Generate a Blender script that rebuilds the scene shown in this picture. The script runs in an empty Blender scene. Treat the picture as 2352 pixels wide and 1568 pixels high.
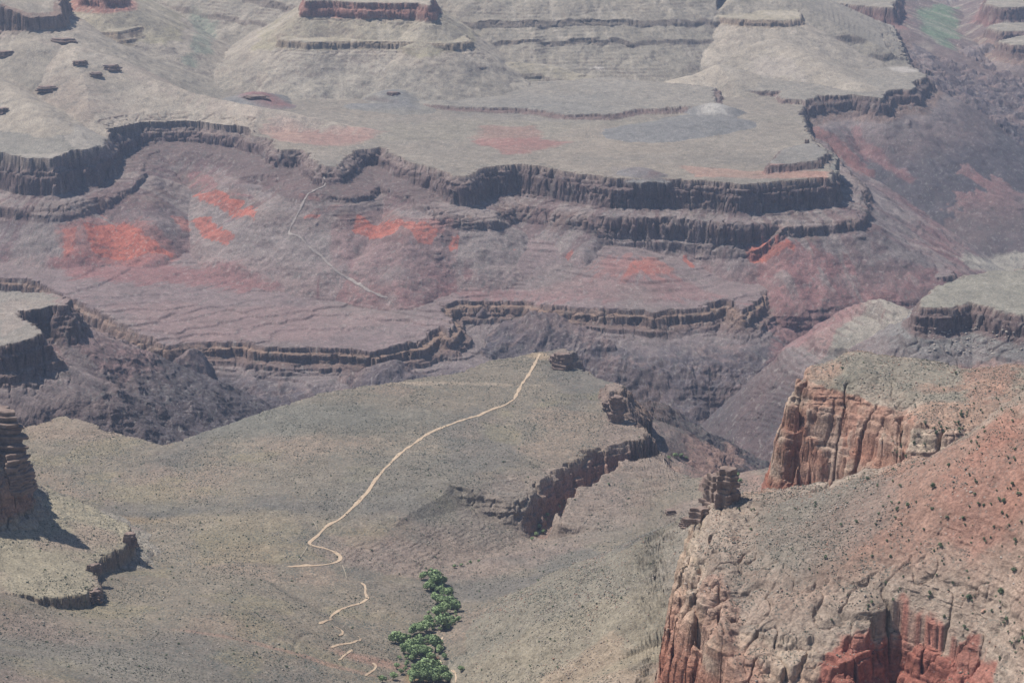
import bpy, math, random
import numpy as np
R = math.radians
random.seed(7)
SC = bpy.context.scene
# ------------------------------------------------------------------ camera, sky, sun, exposure
PITCH = 16.0                                   # degrees below the horizon
FPX = 1176 / math.tan(R(14.1))                 # focal length in 2352-wide pixels
cam_d = bpy.data.cameras.new('camera'); cam = bpy.data.objects.new('camera', cam_d)
SC.collection.objects.link(cam); SC.camera = cam
cam.location = (0, 0, 0); cam.rotation_euler = (R(90 - PITCH), 0, 0)
cam_d.sensor_width = 36; cam_d.lens = 18 / math.tan(R(14.1)); cam_d.clip_end = 60000; cam_d.clip_start = 1
SUN = np.array([-.92, .38, 0.0]); SUN /= np.linalg.norm(SUN)
ELEV = 60.0
sund = np.array([SUN[0]*math.cos(R(ELEV)), SUN[1]*math.cos(R(ELEV)), math.sin(R(ELEV))])   # towards the sun
sl = bpy.data.lights.new('sun', 'SUN'); sl.energy = 4.5; sl.angle = R(.53); sl.color = (1, .955, .89)
so = bpy.data.objects.new('sun', sl); SC.collection.objects.link(so)
from mathutils import Vector
so.rotation_euler = Vector(tuple(sund)).to_track_quat('Z', 'Y').to_euler()
W = bpy.data.worlds.new('World'); SC.world = W; W.use_nodes = True
nt = W.node_tree; bg = nt.nodes['Background']; sky = nt.nodes.new('ShaderNodeTexSky')
sky.sky_type = 'NISHITA'; sky.sun_disc = False; sky.sun_elevation = R(ELEV)
sky.sun_rotation = math.atan2(sund[0], sund[1]); sky.altitude = 2100
nt.links.new(sky.outputs[0], bg.inputs[0]); bg.inputs[1].default_value = 0.09
SC.view_settings.view_transform = 'Standard'; SC.view_settings.look = 'None'
SC.view_settings.exposure = 0.24; SC.view_settings.gamma = 1
SC.cycles.max_bounces = 5; SC.cycles.diffuse_bounces = 2; SC.cycles.volume_bounces = 1
SC.cycles.transparent_max_bounces = 4
# ------------------------------------------------------------------ geometry helpers
cp, sp_ = math.cos(R(PITCH)), math.sin(R(PITCH))
def raydir(px, py):
    u = (784 - py) / FPX
    return ((px - 1176) / FPX, cp + u * sp_, -sp_ + u * cp)
def at(px, py, z):                             # the map point of elevation z seen in that direction
    d = raydir(px, py); t = z / d[2]
    return (d[0] * t, d[1] * t, z)
def pts(L): return np.array([at(*p) if len(p) == 3 else (p[1], p[2], p[3]) for p in L])
# map points are written ('m', x, y, z)
_tab = np.random.RandomState(5).rand(64, 256 * 256).astype(np.float32)
def vn(x, y, seed=0):
    x = np.asarray(x, np.float32) + seed * 17.3; y = np.asarray(y, np.float32) + seed * 9.1
    xi = np.floor(x); yi = np.floor(y); fx = x - xi; fy = y - yi
    xi = xi.astype(np.int32); yi = yi.astype(np.int32)
    fx = fx * fx * (3 - 2 * fx); fy = fy * fy * (3 - 2 * fy)
    T = _tab[seed % 64]
    x0 = xi & 255; x1 = (xi + 1) & 255; y0 = (yi & 255) << 8; y1 = ((yi + 1) & 255) << 8
    a = T[y0 + x0]; b = T[y0 + x1]; c = T[y1 + x0]; d = T[y1 + x1]
    a = a + (b - a) * fx; c = c + (d - c) * fx
    return (a + (c - a) * fy) * 2 - 1
def fbm(x, y, sc, oc=4, seed=0, gain=.5):
    s = 0; a = 1.; t = 0
    c, s_ = .8, .6
    x = x / sc; y = y / sc
    for i in range(oc):
        s = s + a * vn(x, y, seed + i); t += a; a *= gain
        x, y = (c * x - s_ * y) * 2.03, (s_ * x + c * y) * 2.03
    return s / t
def ridged(x, y, sc, oc=4, seed=0, gain=.5):
    s = 0; a = 1.; t = 0
    x = x / sc; y = y / sc
    for i in range(oc):
        s = s + a * (1 - np.abs(vn(x, y, seed + i)) * 2); t += a; a *= gain
        x, y = (.8 * x - .6 * y) * 2.07, (.6 * x + .8 * y) * 2.07
    return s / t
def sst(a, b, x):
    t = np.clip((x - a) / (b - a), 0, 1); return t * t * (3 - 2 * t)
def poly_d(P, x, y, closed=True):              # distance, arc length, rim z, (inside)
    n = len(P); best = np.full(x.shape, 1e18, np.float32); S = np.zeros_like(best); Z = np.zeros_like(best)
    ins = np.zeros(x.shape, bool); acc = 0.; WW = np.zeros_like(best)
    for i in range(n if closed else n - 1):
        a = P[i]; b = P[(i + 1) % n]; dx, dy = b[0] - a[0], b[1] - a[1]; L2 = dx * dx + dy * dy + 1e-9; L = math.sqrt(L2)
        t = np.clip(((x - a[0]) * dx + (y - a[1]) * dy) / L2, 0, 1)
        d2 = (x - a[0] - t * dx) ** 2 + (y - a[1] - t * dy) ** 2
        m = d2 < best
        best = np.where(m, d2, best); S = np.where(m, acc + t * L, S); q = 1 / (d2 * .001 + .02); q = q * q * q; WW += q; Z += q * (a[2] + t * (b[2] - a[2]))
        if closed:
            c = ((a[1] > y) != (b[1] > y)) & (x < (b[0] - a[0]) * (y - a[1]) / (b[1] - a[1] + 1e-12) + a[0])
            ins ^= c
        acc += L
    return np.sqrt(best), S, Z / WW, ins
class TPS:                                     # a thin plate through spot heights
    def __init__(s, P, lam=2.0):
        P = np.asarray(P, float); s.c = P[:, :2] / 1000.; n = len(P)
        K = s.k(((s.c[:, None] - s.c[None]) ** 2).sum(-1)) + lam * 1e-3 * np.eye(n)
        A = np.zeros((n + 3, n + 3)); A[:n, :n] = K; A[:n, n] = 1; A[:n, n+1:] = s.c; A[n:, :n] = A[:n, n:].T
        s.w = np.linalg.solve(A, np.r_[P[:, 2], 0, 0, 0])
    @staticmethod
    def k(r2): return .5 * r2 * np.log(r2 + 1e-9)
    def __call__(s, x, y):
        x = x / 1000.; y = y / 1000.; n = len(s.c)
        z = s.w[n] + s.w[n+1] * x + s.w[n+2] * y
        for i in range(n):
            z = z + s.w[i] * s.k((x - s.c[i, 0]) ** 2 + (y - s.c[i, 1]) ** 2)
        return z
UNITS = []
def mesa(name, zone, rim, prof, top=(), slope=.5, warp=(8, 60), clf=3., gully=(0, 60), toe=-1390, const=None, pal=None, topc=None, rough=0.):
    P = pts(rim); u = dict(kind='mesa', name=name, zone=zone, P=P, prof=prof, slope=slope, warp=warp, clf=clf, gully=gully, toe=toe, pal=pal, topc=topc, rough=rough)
    T = np.array([p for p in P] + [tuple(q) for q in (pts(top) if len(top) else [])])
    u['tps'] = TPS(T) if const is None else None; u['const'] = const
    reach = (P[:, 2].max() - (-1390 if toe == 'north' else toe)) / slope * 1.25 + 150
    u['bb'] = (P[:, 0].min() - reach, P[:, 0].max() + reach, P[:, 1].min() - reach, P[:, 1].max() + reach)
    u['seed'] = len(UNITS) * 3 + 1; UNITS.append(u)
def ridge(name, zone, line, slope=.5, w=15, gully=(6, 60), toe=-1390, pal=None, rough=0., cliff=None, steep=None):
    P = pts(line); reach = (P[:, 2].max() - toe) / slope * 1.15 + 100
    UNITS.append(dict(kind='ridge', name=name, zone=zone, P=P, slope=slope, w=w, gully=gully, toe=toe, pal=pal, rough=rough, cliff=cliff, steep=steep,
        bb=(P[:, 0].min() - reach, P[:, 0].max() + reach, P[:, 1].min() - reach, P[:, 1].max() + reach), seed=len(UNITS) * 3 + 1))
# ------------------------------------------------------------------ rock and soil colours (linear albedo)
TONTO = (.245, .218, .18); TONTO2 = (.235, .208, .178); FGT = (.25, .212, .165); GREY = (.20, .185, .17)
TAP = (.21, .145, .12); TAPD = (.15, .105, .095); PINKT = (.225, .178, .165); MAROON = (.23, .125, .115); ORANGE = (.50, .135, .085)
SCH = (.095, .078, .082); SCHP = (.15, .11, .103); MUAV = (.29, .255, .195); REDW = (.30, .15, .12); PALE = (.41, .325, .25)
SUPAI = (.31, .205, .155); RED = (.38, .15, .095); TAL = (.32, .278, .23)
P_TAP = [(0, TONTO), (2, TAP), (14, TAPD), (60, TAP), (75, PINKT), (140, MAROON), (230, PINKT)]
P_NOR = [(0, TONTO), (2, (.27, .21, .18)), (12, (.23, .17, .145)), (20, TAPD), (70, TAPD), (74, PINKT), (90, TAP), (112, TAPD), (118, PINKT), (150, PINKT), (210, MAROON), (300, PINKT)]
P_BAS = [(0, PINKT), (2, TAP), (16, (.26, .17, .12)), (38, TAPD), (46, PINKT), (70, SCH), (400, SCH)]
P_TAPS = [(0, TONTO), (2, TAP), (20, TAPD), (55, TAP), (62, PINKT), (110, SCHP), (160, SCH), (400, SCH)]
P_BUT = [(0, TAL), (2, REDW), (44, REDW), (50, MUAV), (96, MUAV), (118, (.27, .24, .17)), (125, TAL), (260, TONTO)]
P_SCH = [(0, SCHP), (40, SCH), (400, SCH)]
P_TALU = [(0, TAL), (400, TONTO)]
# ------------------------------------------------------------------ landforms
# the near platform with the trail (its top is a thin plate through spot heights)
F_TOP = [(1240,820,-950),(1130,840,-948),(1060,870,-945),(740,930,-945),(1400,930,-955),(1450,1020,-962),(1100,1000,-950),(800,1000,-948),
 (500,1080,-953),(300,1030,-958),(900,1200,-952),(700,1250,-956),(960,1290,-975),(1000,1400,-974),(1000,1568,-960),(1150,1310,-980),(1400,1200,-970),
 (1560,1170,-962),(1300,1300,-962),(1620,1130,-962),(1300,1400,-935),(1500,1300,-912),(1560,1400,-860),(1500,1568,-822),(1600,1250,-885),(1250,1568,-915),
 (1100,1500,-950),(850,1400,-953),(700,1400,-935),(500,1400,-905),(320,1400,-904),(100,1460,-872),(0,1568,-822),(400,1568,-868),(700,1568,-918),
 (860,1568,-945),(320,1260,-950),(500,1250,-948),(320,1170,-958),(150,1100,-958),(100,1030,-958),(0,1050,-958),(335,1215,-956),(345,1300,-947),(240,1392,-916),(150,1300,-915),(130,1405,-896),(60,1372,-874),(0,1362,-862),(-110,1350,-845),(-300,1380,-815),(80,1400,-882),(-400,1100,-940),(-400,1400,-780),
 (1000,1900,-925),(400,1900,-820),(-200,1900,-700),(1500,1900,-760),(2000,1300,-860),(1800,1200,-900),(2400,1200,-850),(2400,1900,-700),(2000,1050,-930),
 (1100,1180,-955),(1180,1130,-955),(1330,1120,-960),(1200,1240,-985),(560,1330,-935),(620,1500,-912),(1700,1120,-945),(1420,1320,-925),(1262,1135,-957),(1350,1085,-959),(1190,1215,-972),(1480,1110,-968),(1330,1215,-974)]
mesa('platform', 'plateau',
 [(-700,960,-958),(-200,965,-958),(50,985,-958),(150,955,-956),(280,995,-958),(375,1022,-960),(530,970,-952),(600,950,-950),(740,903,-946),(850,885,-945),
  (1000,862,-945),(1060,853,-945),(1130,828,-946),(1220,812,-950),(1290,800,-950),(1322,806,-950),(1272,820,-952),(1290,840,-953),(1345,852,-953),(1380,872,-953),(1436,886,-953),(1392,902,-954),(1384,935,-956),(1400,962,-958),(1445,966,-958),(1480,985,-960),(1520,1036,-965),
  (1540,1075,-968),(1600,1100,-968),(1625,1085,-962),(1682,1090,-960),(2000,1050,-950),(2700,1020,-950),('m',2200,900,-800),('m',-2200,900,-700)],
 [(0,0),(2,-10),(5,-13),(8,-34),(13,-38),(16,-58),(40,-72)], F_TOP, slope=.62, warp=(7,45), gully=(8,50), pal=P_TAPS, topc=FGT)
# promontory at the side of the near platform
mesa('bluff', 'bluff', [(-900,860,-730),(-100,895,-748),(-26,925,-760),(-12,945,-762),(-16,975,-764),(-34,995,-764),(-80,1010,-764),(-900,1080,-740)],
 [(0,0),(3,-36),(12,-42),(22,-47),(27,-96),(38,-108)], slope=1.1, warp=(9,34), gully=(5,40), toe=-965, const=0., pal=[(0,TAL),(3,(.30,.23,.18)),(40,(.30,.22,.17)),(46,TAL),(52,(.30,.20,.15)),(100,(.30,.17,.12)),(108,TAL),(200,TAL)], topc=TAL)
mesa('bench', 'bluff', [(-900,1050,-800),(-100,1090,-860),(80,1112,-882),(160,1140,-895),(230,1172,-907),(300,1212,-915),(296,1236,-914),(262,1262,-912),(225,1278,-908),(215,1303,-902),(222,1340,-896),
  (190,1358,-892),(120,1372,-884),(-100,1345,-850),(-900,1500,-740)], [(0,0),(2,-19),(6,-24)], [(0,1200,-872),(100,1200,-886),(60,1300,-880)], slope=.42, warp=(6,22), gully=(3,40), toe=-965,
  pal=[(0,MUAV),(2,(.22,.17,.13)),(16,(.22,.17,.13)),(22,TAL),(100,TAL)], topc=(.34,.29,.21))
# far lobe of the red cliff ridge
mesa('far_lobe', 'ridge', [(1845,842,-602),(1900,852,-602),(1960,868,-603),(2010,893,-603),(2075,925,-600),(2110,948,-600),(2190,955,-596),('m',900,1760,-570),('m',1500,1760,-520),(2900,830,-560),(2352,822,-585),(2240,828,-592),(2150,814,-597),
  (2050,796,-599),(1940,788,-600),(1868,806,-601)],
 [(0,0),(4,-5),(9,-20),(14,-26),(17,-52),(22,-58),(26,-100),(32,-106),(36,-142)], [(2150,880,-598),(2300,870,-588)], slope=.6, warp=(9,55), gully=(5,45), toe=-1100,
  pal=[(0,PALE),(20,PALE),(30,(.42,.27,.2)),(50,(.36,.2,.14)),(60,PALE),(66,(.36,.2,.14)),(95,PALE),(110,RED),(142,REDW),(165,TAL),(230,(.25,.225,.175)),(400,(.25,.225,.175))], topc=(.27,.24,.19))
# near lobe, rising to the right in red scree
B_TOP = [(2000,1200,-598),(2352,1200,-562),(2352,1000,-515),(1800,1250,-625),(1700,1200,-636),(2200,1300,-596),(2352,1400,-600),(2200,1100,-550)]
mesa('near_lobe', 'ridge', [(1640,1135,-640),(1622,1185,-641),(1606,1262,-642),(1625,1300,-643),(1680,1335,-643),(1700,1375,-644),(1790,1402,-641),(1880,1410,-638),(1960,1432,-637),(2060,1405,-632),(2150,1425,-630),(2220,1465,-632),
  (2290,1520,-634),(2340,1590,-636),(2500,1680,-636),(2900,1800,-600),(2900,1000,-440),(2600,800,-440),(2352,832,-482),(2290,885,-505),(2200,955,-540),(2100,1008,-572),(1990,1040,-592),(1900,1062,-602),(1780,1098,-625)],
 [(0,0),(3,-4),(9,-10),(12,-26),(18,-31),(22,-58),(25,-62),(30,-112),(36,-150),(46,-168)], B_TOP, slope=.6, warp=(9,40), gully=(5,45), toe=-1000,
  pal=[(0,PALE),(10,PALE),(26,(.42,.30,.22)),(40,(.40,.25,.18)),(60,(.38,.2,.14)),(115,RED),(150,REDW),(172,TAL),(230,(.25,.225,.175)),(400,(.25,.225,.175))], topc=SUPAI)
# platform across the side canyon, at the left edge
mesa('side_platform', 'mesa', [(-900,640,-945),(0,668,-945),(120,672,-946),(160,686,-948),(150,700,-948),(90,706,-948),(37,714,-950),(70,738,-950),(100,765,-950),(60,777,-950),(0,790,-950),(-900,860,-950)],
 [(0,0),(2,-16),(6,-20),(9,-44),(14,-48),(17,-62)], slope=.6, warp=(8,45), gully=(8,55), const=0., pal=P_TAPS, topc=(.26,.225,.19))
mesa('outcrop', 'plateau', [(1628,1092,-948),(1650,1080,-946),(1672,1086,-946),(1684,1100,-948),(1672,1122,-950),(1650,1140,-951),(1630,1120,-950)], [(0,0),(2,-10),(5,-12),(8,-26)], slope=.9, warp=(8,16), gully=(2,20), toe=-985, const=0., pal=[(0,(.30,.22,.18)),(2,TAP),(26,TAP),(30,PINKT)], topc=(.30,.23,.19))
mesa('outcrop', 'plateau', [(1560,1196,-957),(1600,1178,-955),(1640,1150,-953),(1655,1150,-953),(1640,1180,-954),(1590,1206,-957),(1550,1215,-959)], [(0,0),(2,-6),(6,-8),(9,-14)], slope=.7, warp=(8,14), gully=(2,20), toe=-985, const=0., pal=[(0,(.30,.22,.18)),(2,TAP),(14,TAP),(18,PINKT)], topc=(.30,.23,.19))
mesa('outcrop', 'plateau', [(1395,884,-938),(1412,880,-938),(1428,886,-938),(1424,900,-939),(1400,905,-940)], [(0,0),(2,-8),(5,-10),(8,-20)], slope=1.1, warp=(6,12), gully=(2,20), toe=-990, const=0., pal=[(0,(.30,.23,.19)),(2,TAP),(30,TAP)], topc=(.30,.23,.19))
ridge('schist_spur', 'gorge', [(60,830,-1030),(110,815,-1035),(160,860,-1080),(200,900,-1110),(240,955,-1160),(290,1005,-1200),(330,1080,-1290)], slope=.7, gully=(10,40), pal=P_SCH, rough=14)
ridge('schist_spur', 'gorge', [(240,880,-1200),(323,872,-1172),(420,925,-1240),(535,980,-1335)], slope=.6, gully=(9,50), pal=[(0,SCHP),(60,SCH),(400,SCHP)], rough=10)
# platform on the right beyond the ridge, with a terraced cone below it
mesa('east_platform', 'mesa', [(2215,630,-955),(2160,655,-957),(2112,688,-960),(2118,704,-960),(2180,704,-960),(2230,694,-960),(2290,708,-960),(2352,722,-960),(2900,760,-960),(2900,560,-940),(2352,612,-950)],
 [(0,0),(3,-12),(6,-16),(10,-42),(15,-46),(64,-98)], slope=1.05, warp=(8,45), gully=(7,55), const=0., pal=[(0,TONTO),(3,TAP),(15,TAPD),(46,TAPD),(50,GREY),(95,PINKT),(130,SCHP),(220,SCH)], topc=(.25,.225,.18))
ridge('cone', 'mesa', [(2190,700,-985),(2090,722,-1012),(2022,690,-1000),(2000,730,-1030)], slope=.5, w=12, gully=(5,45), pal=[(0,TAL),(50,(.24,.21,.17)),(80,PINKT),(120,SCHP),(200,SCH)], rough=6, cliff=(50, 9), steep=(72, 1.1))
# across the river: upper platform rim
mesa('north_platform', 'mesa', [(-900,360,-955),(0,368,-955),(60,379,-955),(120,382,-955),(165,364,-952),(205,362,-951),(240,345,-949),(252,310,-943),(330,289,-937),(400,286,-936),(450,288,-937),(560,302,-939),(622,322,-943),
  (640,345,-948),(700,345,-950),(745,385,-958),(775,385,-958),(815,345,-950),(880,338,-950),(927,366,-954),(1017,389,-957),(1050,404,-958),(1072,404,-958),(1105,382,-955),(1200,374,-954),(1320,392,-956),(1420,408,-958),(1570,410,-958),
  (1700,420,-960),(1800,412,-959),(1905,404,-958),(1905,352,-952),(1880,330,-951),(1852,300,-950),(1838,262,-948),(1860,200,-945),(1900,60,-930),('m',800,12500,-930),('m',-4500,12500,-930)],
 [(0,0),(4,-20),(8,-24),(14,-66),(22,-72),(50,-84),(54,-108),(62,-114)], [(700,270,-935),(1200,300,-952),(1500,330,-952),(1700,300,-948),(500,250,-930),(1400,270,-948)], slope=.56, warp=(9,42), gully=(6,45), pal=P_NOR, toe='north', topc=TONTO2)
mesa('north_step', 'mesa', [(1765,377,-938),(1880,366,-937),(1900,349,-936),(1870,325,-936),(1800,340,-937)], [(0,0),(6,-17)], slope=.3, warp=(5,30), gully=(1,40), toe=-965, const=0., pal=[(0,TONTO),(1,TAPD),(16,TAP),(20,TONTO)], topc=TONTO2)
mesa('north_bench', 'mesa', [(-900,300,-925),(60,240,-900),(100,262,-905),(130,300,-910),(160,345,-930),(90,352,-935),(-900,355,-940)], [(0,0),(30,-3)], slope=.35, warp=(6,60), gully=(1,60), toe=-960, const=None, pal=P_TALU, topc=TONTO)
mesa('scarp', 'mesa', [(930,226,-925),(985,238,-930),(1043,243,-932),(1130,246,-932),(1210,250,-934),(1300,263,-936),(1400,262,-936),(1470,252,-934),(1540,248,-932),(1640,240,-930),(1640,200,-925),(1400,180,-915),(1100,190,-915),('m',200,8000,-915)],
 [(0,0),(3,-7),(10,-9),(14,-22)], slope=.16, warp=(10,55), gully=(1,60), toe=-962, const=None, pal=[(0,TONTO),(2,TAP),(20,TAPD),(24,PINKT),(30,TONTO)], topc=TONTO2)
mesa('upper_platform', 'mesa', [(1440,165,-925),(1500,181,-928),(1575,181,-929),(1582,196,-930),(1640,203,-930),(1700,207,-930),(1785,212,-932),(1800,228,-934),(1850,232,-934),(1885,220,-933),(1960,218,-933),(2020,224,-934),(2045,205,-932),(2093,205,-932),
  (2100,195,-931),(2122,172,-928),(2080,140,-925),(2062,92,-915),(2056,60,-905),(1950,30,-890),('m',1300,10500,-880),('m',300,10500,-880)],
 [(0,0),(3,-14),(8,-18),(12,-40)], [(1700,180,-915),(1900,180,-915)], slope=.5, warp=(12,60), gully=(8,60), toe=-1390, pal=P_TAPS, topc=TONTO2)
mesa('upper_step', 'mesa', [(1850,272,-1000),(1900,275,-1000),(1990,272,-1000),(2085,283,-1000),(2090,270,-998),(1990,250,-990),(1860,255,-990)],
 [(0,0),(8,-28)], slope=.42, warp=(9,40), gully=(8,60), const=0., pal=[(0,PINKT),(1,TAPD),(28,TAP),(34,PINKT),(120,MAROON),(200,SCHP),(300,SCH)], topc=PINKT)
# the lower rim above the dark gorge
mesa('lower_platform', 'canyon_wall', [(-900,600,-1140),(60,640,-1150),(168,684,-1160),(230,715,-1172),(300,750,-1186),(362,782,-1198),(390,790,-1200),(420,786,-1200),(500,785,-1200),(560,786,-1200),(610,797,-1201),(700,800,-1202),(800,802,-1202),
  (860,806,-1202),(900,792,-1200),(960,782,-1200),(985,765,-1198),(1010,752,-1195),(1030,762,-1194),(1040,745,-1188),(1010,700,-1178),(1050,688,-1175),(1200,690,-1175),(1290,703,-1170),(1400,710,-1166),(1500,716,-1166),(1600,706,-1164),(1672,684,-1160),
  (1692,704,-1164),(1705,716,-1167),(1722,690,-1163),(1780,662,-1160),(1850,645,-1160),(1900,640,-1160),(1960,655,-1164),(2050,640,-1162),(2075,650,-1164),(2120,642,-1165),(2190,630,-1165),(2180,610,-1160),(1900,520,-1110),('m',600,5200,-1000),('m',-3000,5200,-1000)],
 [(0,0),(2,-10),(7,-13),(10,-30),(18,-34),(22,-44)], [(600,700,-1180),(300,600,-1150),(400,560,-1135),(850,665,-1175),(700,640,-1165),(1200,650,-1160),(1200,610,-1130),(1500,660,-1150),(1500,610,-1124),(1620,640,-1148),(1850,600,-1140),(500,740,-1192),(2000,600,-1145),(700,500,-1110)], slope=.45, warp=(10,50), gully=(10,80), pal=P_BAS, topc=(.215,.158,.148), rough=30)
ridge('spur', 'gorge', [(1250,740,-1195),(1400,765,-1210),(1500,820,-1250),(1620,890,-1290),(1740,1000,-1345),(1790,1080,-1385)], slope=.5, w=25, gully=(14,60), pal=P_SCH, rough=22)
ridge('spur', 'gorge', [(1660,730,-1200),(1760,770,-1240),(1800,830,-1290),(1830,930,-1340)], slope=.5, w=20, gully=(9,55), pal=[(0,SCHP),(60,(.2,.12,.11)),(200,SCH)], rough=14)
ridge('spur', 'gorge', [(1960,680,-1200),(1900,780,-1265),(1860,860,-1310)], slope=.5, w=20, gully=(9,55), pal=[(0,MAROON),(60,(.2,.12,.11)),(200,SCHP)], rough=14)
ridge('spur', 'gorge', [(900,830,-1205),(700,900,-1290),(650,960,-1340)], slope=.7, w=10, gully=(9,45), pal=P_SCH, rough=16)
ridge('spur', 'gorge', [(440,820,-1205),(480,900,-1270),(520,960,-1330)], slope=.8, w=8, gully=(9,45), pal=P_SCH, rough=16)
ridge('spur', 'gorge', [(1480,755,-1215),(1500,850,-1285),(1470,960,-1345)], slope=.55, w=12, gully=(9,50), pal=P_SCH, rough=18)
ridge('spur', 'gorge', [(1640,900,-1285),(1660,970,-1335),(1620,1050,-1375)], slope=.55, w=12, gully=(9,50), pal=P_SCH, rough=16)
ridge('spur', 'gorge', [(1300,730,-1205),(1330,800,-1265),(1340,860,-1320)], slope=.6, w=12, gully=(9,50), pal=P_SCH, rough=16)
ridge('spur', 'gorge', [(1120,720,-1200),(1130,790,-1265),(1110,850,-1320)], slope=.6, w=12, gully=(9,50), pal=P_SCH, rough=16)
# the gorge wall running back on the right
ridge('wall', 'gorge', [(2040,150,-960),(2110,118,-1010),(2200,130,-1030),(2290,112,-1030),(2400,120,-1040),(2900,160,-1050)], slope=.26, w=20, gully=(45,190), pal=[(0,PINKT),(30,SCHP),(120,SCH),(400,SCHP)], rough=34)
ridge('wall', 'gorge', [(2110,200,-985),(2180,300,-1100),(2240,420,-1220),(2290,540,-1330)], slope=.42, w=25, gully=(18,90), pal=[(0,SCHP),(90,SCH),(400,SCHP)], rough=26)
ridge('wall', 'gorge', [(1900,470,-1075),(1990,510,-1130),(2080,570,-1200),(2160,605,-1300)], slope=.45, w=20, gully=(12,70), pal=[(0,PINKT),(60,SCHP),(400,SCH)], rough=16)
ridge('wall', 'gorge', [(2000,330,-1050),(2090,380,-1120),(2150,470,-1220),(2190,570,-1340)], slope=.42, w=20, gully=(16,70), pal=[(0,SCHP),(60,SCH),(400,SCH)], rough=22)
ridge('wall', 'gorge', [(2600,400,-1100),(2400,500,-1200),(2320,575,-1300),(2285,620,-1375)], slope=.6, w=20, gully=(16,70), pal=P_SCH, rough=22)
# buttes and far walls
mesa('butte', 'butte', [(703,4,-700),(760,2,-700),(850,6,-700),(960,6,-700),(984,10,-700),(992,-10,-695),(960,-60,-690),(760,-60,-690),(700,-12,-695)], [(0,0),(4,-20),(6,-22),(10,-46)], slope=.57, warp=(7,50), gully=(9,60), toe=-955, const=0., pal=P_BUT, topc=TAL)
mesa('butte_ledge', 'butte', [(640,90,-796),(700,96,-797),(800,94,-797),(900,96,-797),(1040,98,-797),(1078,92,-796),(1070,80,-795),(990,50,-780),(700,60,-780)], [(0,0),(6,-20)], slope=.57, warp=(6,40), gully=(9,50), toe=-950, const=0., pal=[(0,MUAV),(1,(.24,.20,.14)),(20,(.24,.20,.14)),(26,TAL),(160,TONTO)], topc=MUAV)
ridge('butte_foot', 'butte', [(1000,90,-815),(1120,140,-868),(1250,150,-885),(1320,170,-905)], slope=.4, w=30, gully=(3,60), toe=-950, pal=[(0,MUAV),(60,TONTO)], rough=2, cliff=(18, 9))
mesa('left_butte', 'butte', [(188,-12,-690),(240,-8,-690),(282,-12,-690),(280,-60,-690),(190,-60,-690)], [(0,0),(8,-34)], slope=.5, warp=(6,40), gully=(7,60), toe=-930, const=0., pal=P_BUT, topc=TAL)
mesa('left_ledge', 'butte', [(180,60,-775),(215,74,-777),(270,74,-777),(328,62,-775),(325,52,-770),(240,40,-765)], [(0,0),(5,-18),(14,-22),(17,-32),(26,-36),(29,-46),(38,-50),(41,-60)], slope=.5, warp=(5,40), gully=(5,60), toe=-930, const=0., pal=[(0,MUAV),(1,(.24,.19,.14)),(60,(.26,.22,.16)),(70,TAL)], topc=MUAV)
mesa('red_cliff', 'butte', [(-900,-30,-640),(60,-14,-640),(118,-18,-640),(128,-40,-640),(100,-120,-640),(-900,-200,-640)], [(0,0),(5,-30),(10,-34),(16,-96)], slope=.42, warp=(9,60), gully=(8,60), toe=-935, const=0., pal=[(0,TAL),(2,(.24,.17,.14)),(60,(.25,.18,.15)),(96,(.25,.18,.14)),(104,TAL),(250,TONTO)], topc=TAL)
ridge('talus_spur', 'butte', [(90,50,-735),(180,110,-775),(300,165,-815),(420,205,-850),(560,240,-885),(720,270,-915),(880,305,-940)], slope=.42, w=18, gully=(5,60), toe=-955, pal=[(0,TAL),(60,(.29,.24,.2)),(200,TONTO)], rough=3)
ridge('talus_spur', 'butte', [(-300,120,-800),(-50,160,-815),(60,230,-860),(120,290,-900)], slope=.42, w=20, gully=(5,60), toe=-950, pal=[(0,TAL),(200,TONTO)], rough=3)
ridge('far_wall', 'far_wall', [('m',-3500,7600,-430),('m',-1500,8100,-430),('m',-700,7300,-470),('m',-120,6900,-520),('m',300,6950,-520),('m',650,7050,-540),('m',880,7000,-600)], slope=.44, w=25, gully=(16,110), toe=-940, pal=[(0,TAL),(300,TONTO),(500,TONTO)], rough=5, cliff=(262, 14))
mesa('wall_ledge', 'far_wall', [(1645,38,-785),(1700,46,-787),(1790,46,-787),(1838,42,-786),(1835,20,-775),(1650,10,-775)], [(0,0),(6,-18)], slope=.45, warp=(6,40), gully=(6,60), toe=-930, const=0., pal=[(0,MUAV),(1,(.25,.2,.15)),(19,(.25,.2,.15)),(24,TAL)], topc=MUAV)
ridge('hill', 'far_wall', [(1780,92,-835),(1860,130,-865),(1960,190,-915)], slope=.38, w=40, gully=(4,60), toe=-945, pal=[(0,TAL),(100,TONTO)], rough=2)
ridge('hill', 'far_wall', [(1650,150,-880),(1600,175,-910)], slope=.38, w=40, gully=(3,60), toe=-945, pal=[(0,TAL),(100,TONTO)], rough=2)
ridge('knoll', 'mesa', [(590,213,-905),(640,240,-925)], slope=.3, w=40, gully=(3,50), toe=-950, pal=[(0,MAROON),(9,GREY)], rough=2)
ridge('knoll', 'mesa', [(900,208,-905),(930,240,-925),(820,240,-930)], slope=.3, w=30, gully=(3,50), toe=-955, pal=[(0,GREY),(10,TONTO)], rough=3)
ridge('knoll', 'mesa', [(1640,238,-920),(1645,255,-932)], slope=.35, w=14, gully=(2,40), toe=-955, pal=[(0,(.36,.32,.28)),(14,GREY)], rough=2)
ridge('knoll', 'mesa', [(1500,290,-934),(1620,270,-930)], slope=.2, w=50, gully=(2,50), toe=-955, pal=[(0,GREY),(20,GREY)], rough=3)
ridge('knoll', 'mesa', [(1460,384,-945),(1500,396,-950)], slope=.35, w=14, gully=(3,30), toe=-965, pal=[(0,TAPD),(14,GREY)], rough=3)
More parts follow.
